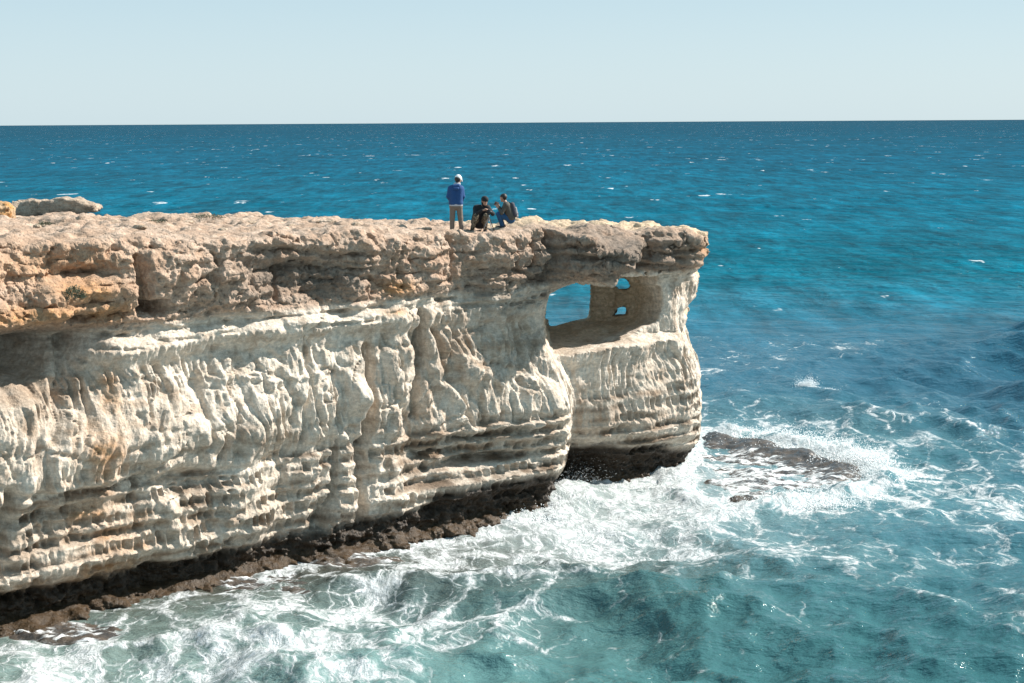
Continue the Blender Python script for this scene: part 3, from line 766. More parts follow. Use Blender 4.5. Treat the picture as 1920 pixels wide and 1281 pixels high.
# wind waves: a directional spectrum, with crests sharpened by horizontal shift
r = np.random.default_rng(21)
H = np.zeros_like(X0); DXw = np.zeros_like(X0); DYw = np.zeros_like(X0)
warpx = 3.0 * noise2(X0 * .03, Y0 * .03, 201); warpy = 3.0 * noise2(X0 * .03, Y0 * .03, 202)
for i in range(64):
    L = 26.0 * (0.028 ** ((i + r.random() * .8) / 64)); kk = 2 * math.pi / L
    th = math.radians(-112) + r.normal(0, .70 + .35 * (i / 64)); cx, cy = math.cos(th), math.sin(th)
    amp = .0175 * L ** .92 * r.uniform(.6, 1.3) * (1.3 if L < 7 else 1.0)
    if L > 9: amp *= .8
    ph = kk * ((X0 + warpx) * cx + (Y0 + warpy) * cy) + r.uniform(0, 6.28)
    fade = np.clip((L / spac - 2.5) / 3.0, 0, 1) * amp
    cph = np.cos(ph); sph = np.sin(ph)
    H += fade * cph; DXw -= fade * .5 * cx * sph; DYw -= fade * .5 * cy * sph
grp = .62 + .55 * fbm2(X0 * .028, Y0 * .028, 2, 205)
H *= grp; DXw *= grp; DYw *= grp
Hn = H.copy()
H *= calm * .95; DXw *= calm; DYw *= calm
# surge against the rock and over the bench
surge = np.exp(-(np.clip(dn, -2, 20) / 1.3) ** 2) * (D_ < 90)
H += surge * (.03 + .97 * sstep(14, 17, sg)) * (.10 + .10 * fbm2(X0 * .8, Y0 * .8, 3, 210))
H += np.where(D_ < 90, .05 * fbm2(X0 * 1.3, Y0 * 1.3, 4, 212, .6), 0)
# wave breaking round the reef
H += np.where(nearm, .30 * np.exp(-((rsd - .35) / .55) ** 2) * (.6 + .8 * noise2(X0 * .7, Y0 * .7, 214)), 0)
H += np.where(nearm, np.exp(-((X0 - 1.9) ** 2 + (Y0 - 50.0) ** 2) / 1.4) * .45, 0)

# --- foam cover and water colour, from spots read off the photograph
SP = [ # photo column, row, foam, colour (sRGB), reach m
 (60, 1240, 0.65, (120, 140, 130), 2.5), (250, 1200, 0.72, (130, 150, 140), 2.2), (150, 1275, 0.72, (140, 170, 165), 2.2), (400, 1240, 0.72, (130, 165, 160), 2.0),
 (300, 1140, .50, (95, 85, 65), 1.5), (450, 1100, .48, (90, 75, 50), 1.6), (600, 1060, .50, (90, 72, 48), 1.6), (480, 1160, 0.7, (110, 110, 100), 1.8),
 (640, 1110, 0.6, (80, 80, 72), 2.0), (620, 1190, 0.74, (120, 145, 140), 2.0), (560, 1260, 0.7, (130, 170, 165), 2.2), (760, 1060, .62, (95, 95, 88), 2.0),
 (720, 1040, .66, (110, 105, 95), 1.5), (800, 1110, 0.6, (72, 76, 72), 2.0), (780, 1180, 0.7, (110, 145, 142), 2.2), (760, 1255, 0.66, (125, 175, 172), 2.2),
 (880, 1040, .68, (120, 120, 112), 1.8), (960, 1030, .72, (130, 128, 120), 2.0), (900, 1120, 0.68, (85, 110, 108), 2.2), (930, 1200, .48, (80, 140, 142), 2.4),
 (980, 1270, .45, (120, 185, 185), 2.0), (1050, 1050, .70, (135, 132, 125), 2.2), (1040, 970, 0.81, (190, 195, 195), 1.6), (1120, 960, 0.81, (190, 195, 195), 2.2),
 (1200, 950, 0.78, (190, 195, 195), 2.2), (1060, 920, 0.84, (190, 195, 195), 1.5), (1250, 900, 0.78, (180, 190, 190), 2.2), (1290, 980, 0.66, (150, 165, 165), 2.2),
 (1180, 1040, .66, (110, 125, 122), 2.4), (1060, 1130, 0.68, (85, 115, 112), 2.6), (1100, 1200, .34, (58, 128, 130), 3.0), (1230, 1110, .50, (80, 130, 132), 2.6),
 (1350, 1010, .62, (110, 150, 155), 2.4), (1400, 1060, .56, (75, 135, 145), 2.8), (1320, 1160, .34, (60, 125, 125), 3.0), (1250, 1250, .22, (50, 130, 132), 3.5),
 (1480, 980, .60, (80, 145, 155), 2.4), (1560, 960, .62, (70, 145, 158), 2.4), (1560, 1050, .52, (50, 130, 142), 3.0), (1650, 1000, .54, (45, 130, 148), 3.0),
 (1480, 1150, .34, (50, 125, 130), 3.2), (1600, 1150, .36, (45, 125, 135), 3.2), (1760, 1080, .46, (35, 120, 138), 3.5), (1850, 1000, .48, (30, 115, 138), 3.5),
 (1500, 1260, .14, (35, 115, 120), 4.0), (1750, 1230, .24, (32, 115, 122), 4.0), (1880, 1180, .22, (28, 110, 122), 4.0),
 (1680, 900, .72, (70, 150, 160), 2.5), (1770, 860, .50, (20, 118, 138), 4.0), (1880, 900, .46, (15, 112, 135), 4.0), (1700, 960, .56, (50, 135, 150), 2.5),
 (1360, 800, .82, (120, 165, 170), 3.0), (1480, 815, .86, (130, 170, 175), 3.0), (1560, 840, .76, (90, 160, 168), 2.6), (1640, 850, .66, (60, 150, 160), 2.8),
 (1400, 770, .46, (25, 130, 150), 4.0), (1550, 770, .42, (12, 115, 138), 5.0), (1700, 790, .42, (12, 112, 136), 5.0), (1850, 800, .38, (10, 105, 130), 6.0),
 (1400, 700, .26, (18, 120, 148), 7.0), (1600, 690, .24, (12, 110, 142), 8.0), (1850, 680, .22, (8, 95, 128), 9.0), (1350, 640, .22, (12, 112, 145), 9.0),
 (1700, 600, .16, (8, 105, 140), 14.0), (1400, 560, .16, (10, 120, 155), 14.0), (1080, 560, .18, (18, 130, 155), 10.0), (1900, 520, .12, (5, 92, 132), 22.0), (1500, 480, .10, (6, 108, 150), 30.0),
 (1300, 420, .08, (4, 104, 150), 45.0), (700, 380, .08, (4, 104, 150), 60.0), (300, 370, .07, (3, 100, 145), 60.0), (1800, 400, .08, (4, 95, 140), 60.0)]
SPx = np.array([a[0] for a in SP], float); SPy = np.array([a[1] for a in SP], float)
SPP = at_z(SPx, SPy, 0)[:, :2]; SPf = np.array([a[2] for a in SP]); SPc = np.array([srgb(*a[3]) for a in SP]); SPr = np.array([a[4] for a in SP])
FOAM = np.zeros_like(X0); COLW = np.zeros(X0.shape + (3,)); WT = np.zeros_like(X0)
wx = X0 + 1.2 * noise2(X0 * .25, Y0 * .25, 220); wy = Y0 + 1.2 * noise2(X0 * .25, Y0 * .25, 221)
for (a, b), f, c, rr in zip(SPP, SPf, SPc, SPr):
    q = ((wx - a) ** 2 + (wy - b) ** 2) / rr ** 2
    w = 1 / (1 + q ** 2 * .8) ** 1.0 / 1.0
    w = np.exp(-np.minimum(q * .5, 40)) + 1e-3 / (1 + q) ** 1.5
    FOAM += w * f; COLW += w[..., None] * c; WT += w
FOAM /= WT; COLW /= WT[..., None]
# open water: deep blue-green, bluer with distance
far = sstep(math.log(70), math.log(140), np.log(D_))
lf = np.log(D_)
FARC = np.stack([np.interp(lf, np.log([60, 110, 200, 500, 2000, 60000]), [srgb(*c)[q] for c in ((10, 118, 146), (2, 122, 154), (0, 115, 152), (0, 101, 140), (0, 85, 120), (2, 74, 106))]) for q in range(3)], -1)
COLW = COLW * (1 - far[..., None]) + FARC * far[..., None]
FOAM = FOAM * (1 - far) + .07 * far
pat_ = fbm2(X0 * .020, Y0 * .012, 3, 230)
COLW *= (.56 - .03 * far)[..., None] * (1 + .16 * pat_)[..., None] * (np.array([1.05, 1.0, .98]) * (1 - far[..., None]) + np.array([.6, 1.03, .87]) * far[..., None])
lum = COLW.mean(-1, keepdims=True); COLW = COLW + (lum * np.array([.86, 1.07, 1.02]) - COLW) * (.30 * (1 - far))[..., None]
# crests carry whitecaps; broken water piles up at the rock foot
crest = np.clip(Hn / .42 - .62, 0, 2) * sstep(.0, .5, noise2(X0 * .11, Y0 * .11, 233))
FOAM += .35 * np.clip(crest, 0, .7) * (.4 + .6 * (1 - far))
FOAM += .22 * np.exp(-(np.clip(dn, 0, 9) / .5) ** 2) * (D_ < 90) * (sg > 6)
FOAM += np.where(nearm, .5 * np.exp(-((rsd - .3) / .7) ** 2) * (.7 + .8 * noise2(X0 * .6, Y0 * .6, 214)), 0)
FOAM = np.clip(FOAM, 0, 1.15)
H += np.where(nearm, .12 * sstep(.62, .95, FOAM) * np.abs(fbm2(X0 * 2.3, Y0 * 2.3, 4, 240, .65)), 0)
# foam stands a little proud
na_, nd_ = X0.shape
V = np.stack([X0 + DXw, Y0 + DYw, H + .05 * FOAM * (D_ < 90)], -1).reshape(-1, 3)
i, j = np.meshgrid(np.arange(na_ - 1), np.arange(nd_ - 1), indexing='ij')
b = (i * nd_ + j).ravel()
Q = np.stack([b, b + 1, b + nd_ + 1, b + nd_], 1)[:, ::-1]
me = mesh_from('sea', V, Q)
add_attr(me, 'Col', COLW.reshape(-1, 3)); add_attr(me, 'foam', FOAM.ravel()); add_attr(me, 'far', far.ravel())
m = NT('sea_water')
geo = m.n('ShaderNodeNewGeometry').outputs['Position']
ac = m.attr('Col').outputs['Color']; af = m.attr('foam').outputs['Fac']; afar = m.attr('far').outputs['Fac']
# lace: warped cell edges at two sizes
w1 = m.n('ShaderNodeTexNoise', {'Vector': geo, 'Scale': .9, 'Detail': 3.0}).outputs['Color']
wv = m.n('ShaderNodeVectorMath', {0: w1, 1: (.5, .5, .5)}, operation='SUBTRACT').outputs[0]
wv = m.n('ShaderNodeVectorMath', {0: wv, 3: 1.15}, operation='SCALE').outputs[0]
pw = m.n('ShaderNodeVectorMath', {0: geo, 1: wv}, operation='ADD').outputs[0]
flat = m.n('ShaderNodeMapping', {'Vector': pw, 'Scale': (1.0, .8, 0.05)}).outputs[0]
def edge(sc):
    return m.n('ShaderNodeTexVoronoi', {'Vector': flat, 'Scale': sc, 'Randomness': 1.0}, feature='DISTANCE_TO_EDGE').outputs['Distance']
flat2 = m.n('ShaderNodeMapping', {'Vector': pw, 'Scale': (1.0, .6, .05)}).outputs[0]
nz = m.noise(flat2, .42, 5, .6); nf = m.noise(flat2, 6.0, 6, .68)
cov = m.math('ADD', af, m.math('ADD', m.math('MULTIPLY', m.math('SUBTRACT', nz, .5), 1.15), m.math('MULTIPLY', m.math('SUBTRACT', nf, .5), .55)))
def strand(sc, lo, k):
    w = m.math('MULTIPLY', m.math('MAXIMUM', m.math('SUBTRACT', cov, lo), 0.0), k)
    return m.math('MULTIPLY', m.math('SUBTRACT', w, edge(sc)), 7.0)
den = m.math('MAXIMUM', m.math('MAXIMUM', strand(.62, .38, .55), strand(1.7, .46, .50)), strand(4.3, .56, .50))
fm = m.math('MULTIPLY', m.mapr(den, 0.0, .9), m.mapr(nf, .32, .60, .30, 1.0))
soft = m.mapr(cov, .35, 1.0, 0.0, .34)
wave_shade = m.n('ShaderNodeMapping', {'Vector': geo, 'Scale': (.10, .042, 0)}).outputs[0]  # broad streaks: light and dark of wave slopes painted into the colour
gv = m.mapr(m.noise(wave_shade, 1.0, 6, .68), .30, .70, .62, 1.35, False)
chop_shade = m.n('ShaderNodeMapping', {'Vector': geo, 'Scale': (.42, .060, 0)}).outputs[0]  # finer streaks of the same painted wave shading
gv = m.math('MULTIPLY', gv, m.mapr(m.noise(chop_shade, 1.0, 5, .7, .4), .30, .70, .55, 1.50, False))
gv = m.math('ADD', 1.0, m.math('MULTIPLY', m.math('SUBTRACT', gv, 1.0), m.mapr(afar, 0, .6, .12, 1.0)))
ac = m.n('ShaderNodeVectorMath', {0: ac, 3: gv}, operation='SCALE').outputs[0]
# thin veil of aerated water under and around the foam
wc = m.mix(soft, ac, (.30, .42, .41))
# distant whitecaps
wcap = m.n('ShaderNodeMapping', {'Vector': geo, 'Scale': (.16, .07, 0)}).outputs[0]
wn_ = m.noise(wcap, 1.0, 4, .6); wn2 = m.noise(wcap, 5.0, 3, .6)
wclu = m.math('MULTIPLY', m.math('SUBTRACT', m.noise(geo, .011, 3, .6), .5), .28)
caps = m.math('MULTIPLY', m.mapr(m.math('ADD', m.math('ADD', wn_, wclu), m.math('MULTIPLY', wn2, .26)), .80, .84), afar)
fm = m.math('MAXIMUM', fm, m.math('MULTIPLY', caps, .85))
# ripples
rp = m.n('ShaderNodeMapping', {'Vector': geo, 'Scale': (.6, 1.15, .6)}).outputs[0]
r0 = m.noise(rp, 6.5, 4, .6, .1); r1 = m.noise(rp, 1.9, 5, .58, .15); r2 = m.noise(rp, .33, 4, .6, .1)
hb = m.math('ADD', m.math('ADD', m.math('MULTIPLY', r0, .045), m.math('MULTIPLY', r1, .23)), m.math('MULTIPLY', m.math('MULTIPLY', r2, 2.4), afar))
fh = m.math('MULTIPLY', m.math('ADD', fm, m.math('MULTIPLY', nf, .7)), .11)
bp = m.n('ShaderNodeBump', {'Strength': .85, 'Distance': 1.0, 'Height': hb})
bw = m.n('ShaderNodeBump', {'Strength': .7, 'Distance': 1.0, 'Height': fh, 'Normal': bp.outputs[0]})
body_ = m.n('ShaderNodeBsdfDiffuse', {'Color': wc, 'Normal': bp.outputs[0]})
gloss = m.n('ShaderNodeBsdfGlossy', {'Color': (1, 1, 1, 1), 'Roughness': .10, 'Normal': bp.outputs[0]})
fr = m.n('ShaderNodeFresnel', {'IOR': 1.33, 'Normal': bp.outputs[0]}).outputs[0]
fr = m.math('MINIMUM', m.math('MULTIPLY', fr, .9), m.mapr(afar, 0, 1, .40, .08, False))   # wave slopes hide most of the grazing mirror
water = m.n('ShaderNodeMixShader', {0: fr, 1: body_.outputs[0], 2: gloss.outputs[0]})
foam = m.n('ShaderNodeBsdfPrincipled', {'Base Color': (.66, .68, .68, 1), 'Roughness': .8, 'Specular IOR Level': .1, 'Normal': bw.outputs[0]})
mx = m.n('ShaderNodeMixShader', {0: fm, 1: water.outputs[0], 2: foam.outputs[0]})
m.t.links.new(mx.outputs[0], m.out.inputs[0])
SEA = m.m
sea = link('sea', me, SEA)
tag(sea, 'blue green wind ruffled sea with white foam round the cliff foot', 'sea', kind='structure')
print('sea', len(V), round(time.time() - T0, 1))

# ================================================================== loose rocks and reef
def rock_mesh(name, hx, hy, hz, seed, dx=.03, box=4.0, rough=.16, freq=2.2):
    m_ = 1.25
    gx = np.arange(-hx * m_ - .06, hx * m_ + .06, dx); gy = np.arange(-hy * m_ - .06, hy * m_ + .06, dx); gz_ = np.arange(-hz * m_ - .06, hz * m_ + .06, dx)
    A, B, Cc = np.meshgrid(gx, gy, gz_, indexing='ij')
    sc = (hx * hy * hz) ** (1 / 3)
    f = ((np.abs(A / hx) ** box + np.abs(B / hy) ** box + np.abs(Cc / hz) ** box) ** (1 / box) - 1) * min(hx, hy, hz)
    f = f + rough * sc * fbm3(A * freq / sc, B * freq / sc, Cc * freq / sc, 4, seed, .55)
    v, q = surface_nets(f.astype(np.float32), (gx[0], gy[0], gz_[0]), dx)
    return mesh_from(name, v, q)
def col_rock(me, base, alt, seed):
    v = np.empty(len(me.vertices) * 3, np.float32); me.vertices.foreach_get('co', v); v = v.reshape(-1, 3)
    w = sstep(-.3, .4, fbm3(v[:, 0] * 3, v[:, 1] * 3, v[:, 2] * 4, 3, seed))[:, None]
    add_attr(me, 'Col', np.array(base) * (1 - w) + np.array(alt) * w); add_attr(me, 'wet', np.zeros(len(v))); add_attr(me, 'cap', np.ones(len(v)))
# the long flat boulder on the cliff top
YB = 49.6
pts_t = [(24, 384), (30, 379), (60, 376), (95, 376), (120, 372), (150, 374), (172, 383), (190, 387)]
pts_b = [(24, 404), (60, 405), (110, 404), (150, 400), (175, 399), (190, 395)]
c0 = at_y(107, 404, YB); wpp = YB / FPX
dx = .035
gx = np.arange(-1.6, 1.6, dx); gy = np.arange(-1.0, 1.0, dx); gz_ = np.arange(-.15, .75, dx)
A, B, Cc = np.meshgrid(gx, gy, gz_, indexing='ij')
xx = 107 + A / wpp + 8 * B
tp = (404 - np.interp(xx, [a for a, _ in pts_t], [b for _, b in pts_t])) * wpp; bt = (404 - np.interp(xx, [a for a, _ in pts_b], [b for _, b in pts_b])) * wpp
hd = .62 + .1 * noise2(A, A * 0, 300)
f = smax(Cc - tp + .10 * (B + .2) ** 2, bt - Cc, .06); f = smax(f, np.abs(B) - hd, .12)
f = smax(f, np.abs(A - .0) - 1.31, .10) + .11 * fbm3(A * 1.8, B * 1.8, Cc * 3.5, 5, 301, .6)
v, q = surface_nets(f.astype(np.float32), (gx[0], gy[0], gz_[0]), dx)
me = mesh_from('boulder', v, q); col_rock(me, (.47, .36, .27), (.36, .27, .20), 302)
bo = link('boulder', me, ROCK); bo.location = (float(c0[0]), YB, ground_z(float(c0[0]), YB) - .02)
tag(bo, 'long flat grey limestone slab lying on the cliff top', 'boulder')
me = rock_mesh('boulder', .45, .40, .30, 310, box=2.6); col_rock(me, (.50, .26, .10), (.44, .30, .18), 311)
c1 = at_y(-2, 410, 46.0); b2 = link('boulder', me, ROCK); b2.location = (float(c1[0]), 46.0, ground_z(float(c1[0]), 46.0) + .16)
tag(b2, 'rounded orange boulder at the left end of the cliff top', 'boulder')
# small stones strewn on the top
stone_me = []
for i in range(4):
    me = rock_mesh('stone', .15 + .04 * i, .12, .075, 320 + i, dx=.022, box=2.6, rough=.2); col_rock(me, (.52, .40, .30), (.36, .27, .19), 330 + i); stone_me.append(me)
ORD = 'first second third fourth fifth sixth seventh eighth ninth tenth eleventh twelfth thirteenth fourteenth'.split()
STP = [(70, 432), (215, 418), (262, 428), (352, 419), (418, 432), (470, 420), (545, 424), (612, 418), (668, 428), (742, 424), (800, 428), (1042, 424), (1140, 428), (1228, 433)]
for i, (a, b) in enumerate(STP):
    Pz = 8.9
    for _ in range(4):
        P = at_z(a, b, Pz); Pz = ground_z(P[0], P[1])
    o = link('stone', stone_me[i % 4], ROCK); o.location = (P[0], P[1], Pz + .03); o.rotation_euler = (0, 0, i * 1.3); k = .7 + .5 * ((i * 37) % 10) / 10; o.scale = (k, k, k)
    tag(o, ORD[i] + ' loose limestone stone from the left on the cliff top', 'stone', 'loose stones on the cliff top')
# reef: low wave-washed rocks off the point
m = NT('wet_reef')
geo = m.n('ShaderNodeNewGeometry').outputs['Position']
af = m.attr('foam').outputs['Fac']
na = m.noise(geo, 2.4, 6, .65); nb = m.noise(geo, 17.0, 5, .65)
cc = m.mix(m.mapr(na, .35, .65), (.055, .052, .050), (.11, .085, .065)); cc = m.mix(m.mapr(nb, .45, .75, 0, .5), cc, (.12, .095, .075))
fl_m = m.n('ShaderNodeMapping', {'Vector': geo, 'Rotation': (0, 0, math.radians(35)), 'Scale': (.8, 2.6, .4)}).outputs[0]
nl = m.noise(fl_m, 1.6, 7, .68, .5)
fo = m.mapr(m.math('ADD', m.math('MULTIPLY', af, .62), nl), .82, 1.0)
bp = m.n('ShaderNodeBump', {'Strength': .8, 'Distance': .08, 'Height': m.math('ADD', m.math('MULTIPLY', na, .6), m.math('MULTIPLY', nb, .3))})
rock = m.n('ShaderNodeBsdfPrincipled', {'Base Color': cc, 'Roughness': .22, 'Specular IOR Level': .5, 'Normal': bp.outputs[0]})
foam_ = m.n('ShaderNodeBsdfPrincipled', {'Base Color': (.78, .80, .80, 1), 'Roughness': .7, 'Normal': bp.outputs[0]})
mx = m.n('ShaderNodeMixShader', {0: fo, 1: rock.outputs[0], 2: foam_.outputs[0]}); m.t.links.new(mx.outputs[0], m.out.inputs[0])
REEFM = m.m
def reef(poly, top, label, seed, foam_fn, edge_in=1.1, dx=.07, tilt=None):
    lo = poly.min(0) - .8; hi = poly.max(0) + .8
    ax = np.arange(lo[0], hi[0], dx); ay = np.arange(lo[1], hi[1], dx)
    A, B = np.meshgrid(ax, ay, indexing='ij')
    sd = poly_sd(A + .35 * noise2(A * .9, B * .9, seed), B + .35 * noise2(A * .9, B * .9, seed + 1), poly)
    h = -.55 + (top + .55) * sstep(.55, -edge_in, sd) ** .7
    h += .07 * fbm2(A * .7, B * .9, 3, seed + 2) + .05 * ridge2(A * 1.6, B * 2.2, 4, seed + 5, .6) * sstep(.4, -.3, sd)
    if tilt: h = tilt(A, B, h)
    nx, ny = A.shape
    V = np.stack([A, B, h], -1).reshape(-1, 3)
    i, j = np.meshgrid(np.arange(nx - 1), np.arange(ny - 1), indexing='ij'); b = (i * ny + j).ravel()
    Q = np.stack([b, b + ny, b + ny + 1, b + 1], 1)
    keep = (sd < .75).ravel(); Q = Q[keep[Q].all(1)]
    us = np.zeros(len(V), bool); us[Q.ravel()] = True; rm_ = np.cumsum(us) - 1; V2 = V[us]; Q = rm_[Q]
    me = mesh_from('reef_rock', V2, Q)
    add_attr(me, 'foam', foam_fn(V2, sd.ravel()[us]))
    o = link('reef_rock', me, REEFM); tag(o, label, 'reef rock'); return o
def ff(V, sd):
    p_ = px_of(V[:, 0], V[:, 1]); row = 229.5 + 12.0 * FPX / V[:, 1] - 4
    mid = np.interp(p_, [1310, 1400, 1500, 1600, 1640], [818, 832, 862, 888, 896])
    return .27 + .36 * sstep(4, 34, row - mid) + .3 * sstep(6, 20, mid - row)
def rtilt(A, B, h):
    p_ = px_of(A, B); row = 229.5 + 12.0 * FPX / B - 4; mid = np.interp(p_, [1310, 1400, 1500, 1600, 1640], [820, 836, 866, 892, 900])
    u = row - mid
    return h + .13 * np.exp(-((u - 3) / 22) ** 2) - .10 * sstep(14, 40, u) + .10 * np.exp(-((u - 58) / 10) ** 2) + .20 * noise2(A * .45, B * .7, 345)
reef(REEF, .07, 'broad low dark reef washed by foam off the tip of the cliff', 340, ff, tilt=rtilt)
def small_poly(px, py, rx, ry, seed):
    r = np.random.default_rng(seed); a = np.linspace(0, 2 * math.pi, 14)[:-1]
    k = r.uniform(.75, 1.25, 13); P = at_z(px + rx * np.cos(a) * k, py + ry * np.sin(a) * k, 0)
    return P[:, :2]
reef(small_poly(1405, 942, 50, 9, 2), .12, 'knobbly wet brown rock at the near edge of the reef', 360, lambda V, sd: np.full(len(V), .12), .5, .05)
reef(small_poly(470, 1100, 170, 22, 3), .07, 'brown weedy rock shelf awash along the cliff foot', 370, lambda V, sd: np.full(len(V), .52), .5, .06)
reef(small_poly(650, 1056, 110, 18, 4), .07, 'brown weedy rock shelf below the dark right part of the cliff foot', 380, lambda V, sd: np.full(len(V), .52), .5, .06)
reef(small_poly(120, 1192, 140, 26, 5), .07, 'brown weedy rock shelf in the bottom left corner', 390, lambda V, sd: np.full(len(V), .52), .5, .06)
print('rocks', round(time.time() - T0, 1))

# ================================================================== plants
LEAF = plain('grey_green_leaf', (.085, .095, .055), .7, .35, 12)
TWIG = plain('twig', (.12, .09, .06), .8)
def shrub(loc, rx, rz, nleaf, label, seed, lsz=.05):
    r = np.random.default_rng(seed)
    root = bpy.data.objects.new('shrub', None); col.objects.link(root); root.location = loc
    d = r.normal(size=(nleaf, 3)); d /= np.linalg.norm(d, axis=1, keepdims=True); d[:, 2] = np.abs(d[:, 2])
    c = d * r.uniform(.35, 1.0, (nleaf, 1)) ** .6 * np.array([rx, rx, rz]) * (1 + .25 * noise3(d[:, 0] * 2, d[:, 1] * 2, d[:, 2] * 2, seed))[:, None]
    u = d + r.normal(0, .5, (nleaf, 3)); u /= np.linalg.norm(u, axis=1, keepdims=True)
    w = np.cross(u, r.normal(size=(nleaf, 3))); w /= np.linalg.norm(w, axis=1, keepdims=True)
    L = lsz * r.uniform(.6, 1.3, (nleaf, 1)); V = np.stack([c - w * L * .2, c + u * L * .5 - w * L * .28, c + u * L, c + u * L * .5 + w * L * .28], 1).reshape(-1, 3)
    me = mesh_from('foliage', V, np.arange(len(V)).reshape(-1, 4), False); link('foliage', me, LEAF, root)
    tv = []; tq = []
    for k in range(7):
        a = k * .9; tip = np.array([math.cos(a) * rx * .7, math.sin(a) * rx * .7, rz * .7]); b0 = len(tv)
        for base, rad in ((np.zeros(3) + np.array([0, 0, -.05]), .012), (tip, .004)):
            for t in range(4): tv.append(base + rad * np.array([math.cos(t * 1.57), math.sin(t * 1.57), 0]))
        for t in range(4): tq.append((b0 + t, b0 + (t + 1) % 4, b0 + 4 + (t + 1) % 4, b0 + 4 + t))
    link('stem', mesh_from('stem', np.array(tv), np.array(tq)), TWIG, root)
    return tag(root, label, 'shrub')
# the bush clinging to the cap: find the face position there
s0, z0 = [float(q) for q in at_n(140, 553, .6)]
kk_ = np.hypot(s_ - s0, z_ - z0) + np.where(n_ > -.5, 0, 9); jj_ = np.argmin(kk_)
shrub((float(Xw[jj_]) + .04, float(Yw[jj_]) - .06, float(z_[jj_]) - .06), .26, .26, 700, 'grey green bush growing from the cliff face under the brown cap', 400)
for i, (a, b, w_, lab) in enumerate(((86, 424, .34, 'low green plant mat on the cliff top below the flat slab'), (296, 421, .34, 'dark low plant mat on the cliff top right of the slab'), (392, 421, .5, 'wide olive plant mat halfway along the cliff top'))):
    Pz = 9.0
    for _ in range(4):
        P = at_z(a, b, Pz); Pz = ground_z(P[0], P[1])
    shrub((P[0], P[1], Pz - .02), w_, .12, 420, lab, 410 + i, .045)

# ================================================================== people
def blob(prims, dx, k, name, pad=.05):
    P = np.array([list(p[0]) + list(p[1]) + [p[2], p[3]] for p in prims], float)
    r_ = np.maximum(P[:, 6], P[:, 7])[:, None]
    lo = np.minimum(P[:, :3], P[:, 3:6]) - r_; hi = np.maximum(P[:, :3], P[:, 3:6]) + r_
    o = lo.min(0) - pad; e = hi.max(0) + pad
    n = np.ceil((e - o) / dx).astype(int) + 1
    F = np.full(n, 1.0, np.float32)
    for p, l, h in zip(P, lo, hi):
        i0 = np.maximum(((l - k * 2 - .03 - o) / dx).astype(int), 0); i1 = np.minimum(((h + k * 2 + .03 - o) / dx).astype(int) + 2, n)
        ax = [o[q] + dx * np.arange(i0[q], i1[q]) for q in range(3)]
        A, B, Cc = np.meshgrid(*ax, indexing='ij')
        a = p[:3]; d = p[3:6] - a; L = d @ d + 1e-12
        t = np.clip(((A - a[0]) * d[0] + (B - a[1]) * d[1] + (Cc - a[2]) * d[2]) / L, 0, 1)
        sd = np.sqrt((A - a[0] - t * d[0]) ** 2 + (B - a[1] - t * d[1]) ** 2 + (Cc - a[2] - t * d[2]) ** 2) - (p[6] + t * (p[7] - p[6]))
        w = np.s_[i0[0]:i1[0], i0[1]:i1[1], i0[2]:i1[2]]
        kk = min(k, .8 * max(p[6], p[7]))
        F[w] = smin(F[w], sd.astype(np.float32), kk)
    v, q = surface_nets(F, o, dx)
    return mesh_from(name, v, q)
V3 = lambda *a: np.array(a, float)
def cap_(a, b, r1, r2=None): return (V3(*a), V3(*b), r1, r1 if r2 is None else r2)
def nrm(v): return v / (np.linalg.norm(v) + 1e-9)
def head_prims(c, f, up=V3(0, 0, 1)):
    c = V3(*c); f = nrm(V3(*f)); sd = nrm(np.cross(f, up)); u = nrm(np.cross(sd, f))
    pr = [cap_(c + u * .035 - f * .02, c + u * .03 + f * .02, .086, .080), cap_(c - u * .03 + f * .03, c - u * .065 + f * .05, .062, .045),
          cap_(c - u * .085 + f * .07, c - u * .085 + f * .07, .026), cap_(c + u * .005 + f * .093, c - u * .028 + f * .108, .009, .014),
          cap_(c - u * .055 + f * .088 + sd * .015, c - u * .055 + f * .088 - sd * .015, .009)]
    for s in (-1, 1): pr.append(cap_(c + sd * s * .083 - f * .01 + u * .01, c + sd * s * .085 - f * .01 - u * .03, .016, .012))
    eyes = [c + u * .012 + f * .088 + sd * s * .033 for s in (-1, 1)]
    return pr, eyes, (c, f, u, sd)
def hand_prims(w, d, palm_n, side, curl=.6, L=.085):
    """palm, four bent fingers of unequal length and a thumb leaving the side of the palm"""
    w = V3(*w); d = nrm(V3(*d)); pn = nrm(V3(*palm_n) - d * (V3(*palm_n) @ d)); x = np.cross(d, pn) * side
    pr = [cap_(w + x * s * .02, w + d * L + x * s * .028, .017, .016) for s in (-1, 0, 1)]
    for i, (o, ln) in enumerate(((-.032, .064), (-.011, .074), (.011, .070), (.031, .055))):
        b = w + d * (L + .004) + x * o
        d1 = nrm(d * math.cos(curl) + pn * math.sin(curl)); m_ = b + d1 * ln * .55
        d2_ = nrm(d * math.cos(curl * 2.2) + pn * math.sin(curl * 2.2)); pr += [cap_(b, m_, .0095, .009), cap_(m_, m_ + d2_ * ln * .5, .009, .0078)]
    b = w + d * L * .3 - x * .035; t1 = nrm(d * .7 - x * .7 + pn * .4); m_ = b + t1 * .04; pr += [cap_(b, m_, .012, .011), cap_(m_, m_ + nrm(d + pn * .6) * .032, .0105, .0088)]
    return pr
SKIN = plain('skin', (.42, .24, .165), .55, .08, 40, .05)
HAIR = plain('dark_hair', (.018, .012, .009), .55, .3, 90, .4)
EYE = plain('eye', (.02, .015, .012), .25)
def cloth(name, c, **k): return plain(name, c, .85, .18, 25, .5, **k)
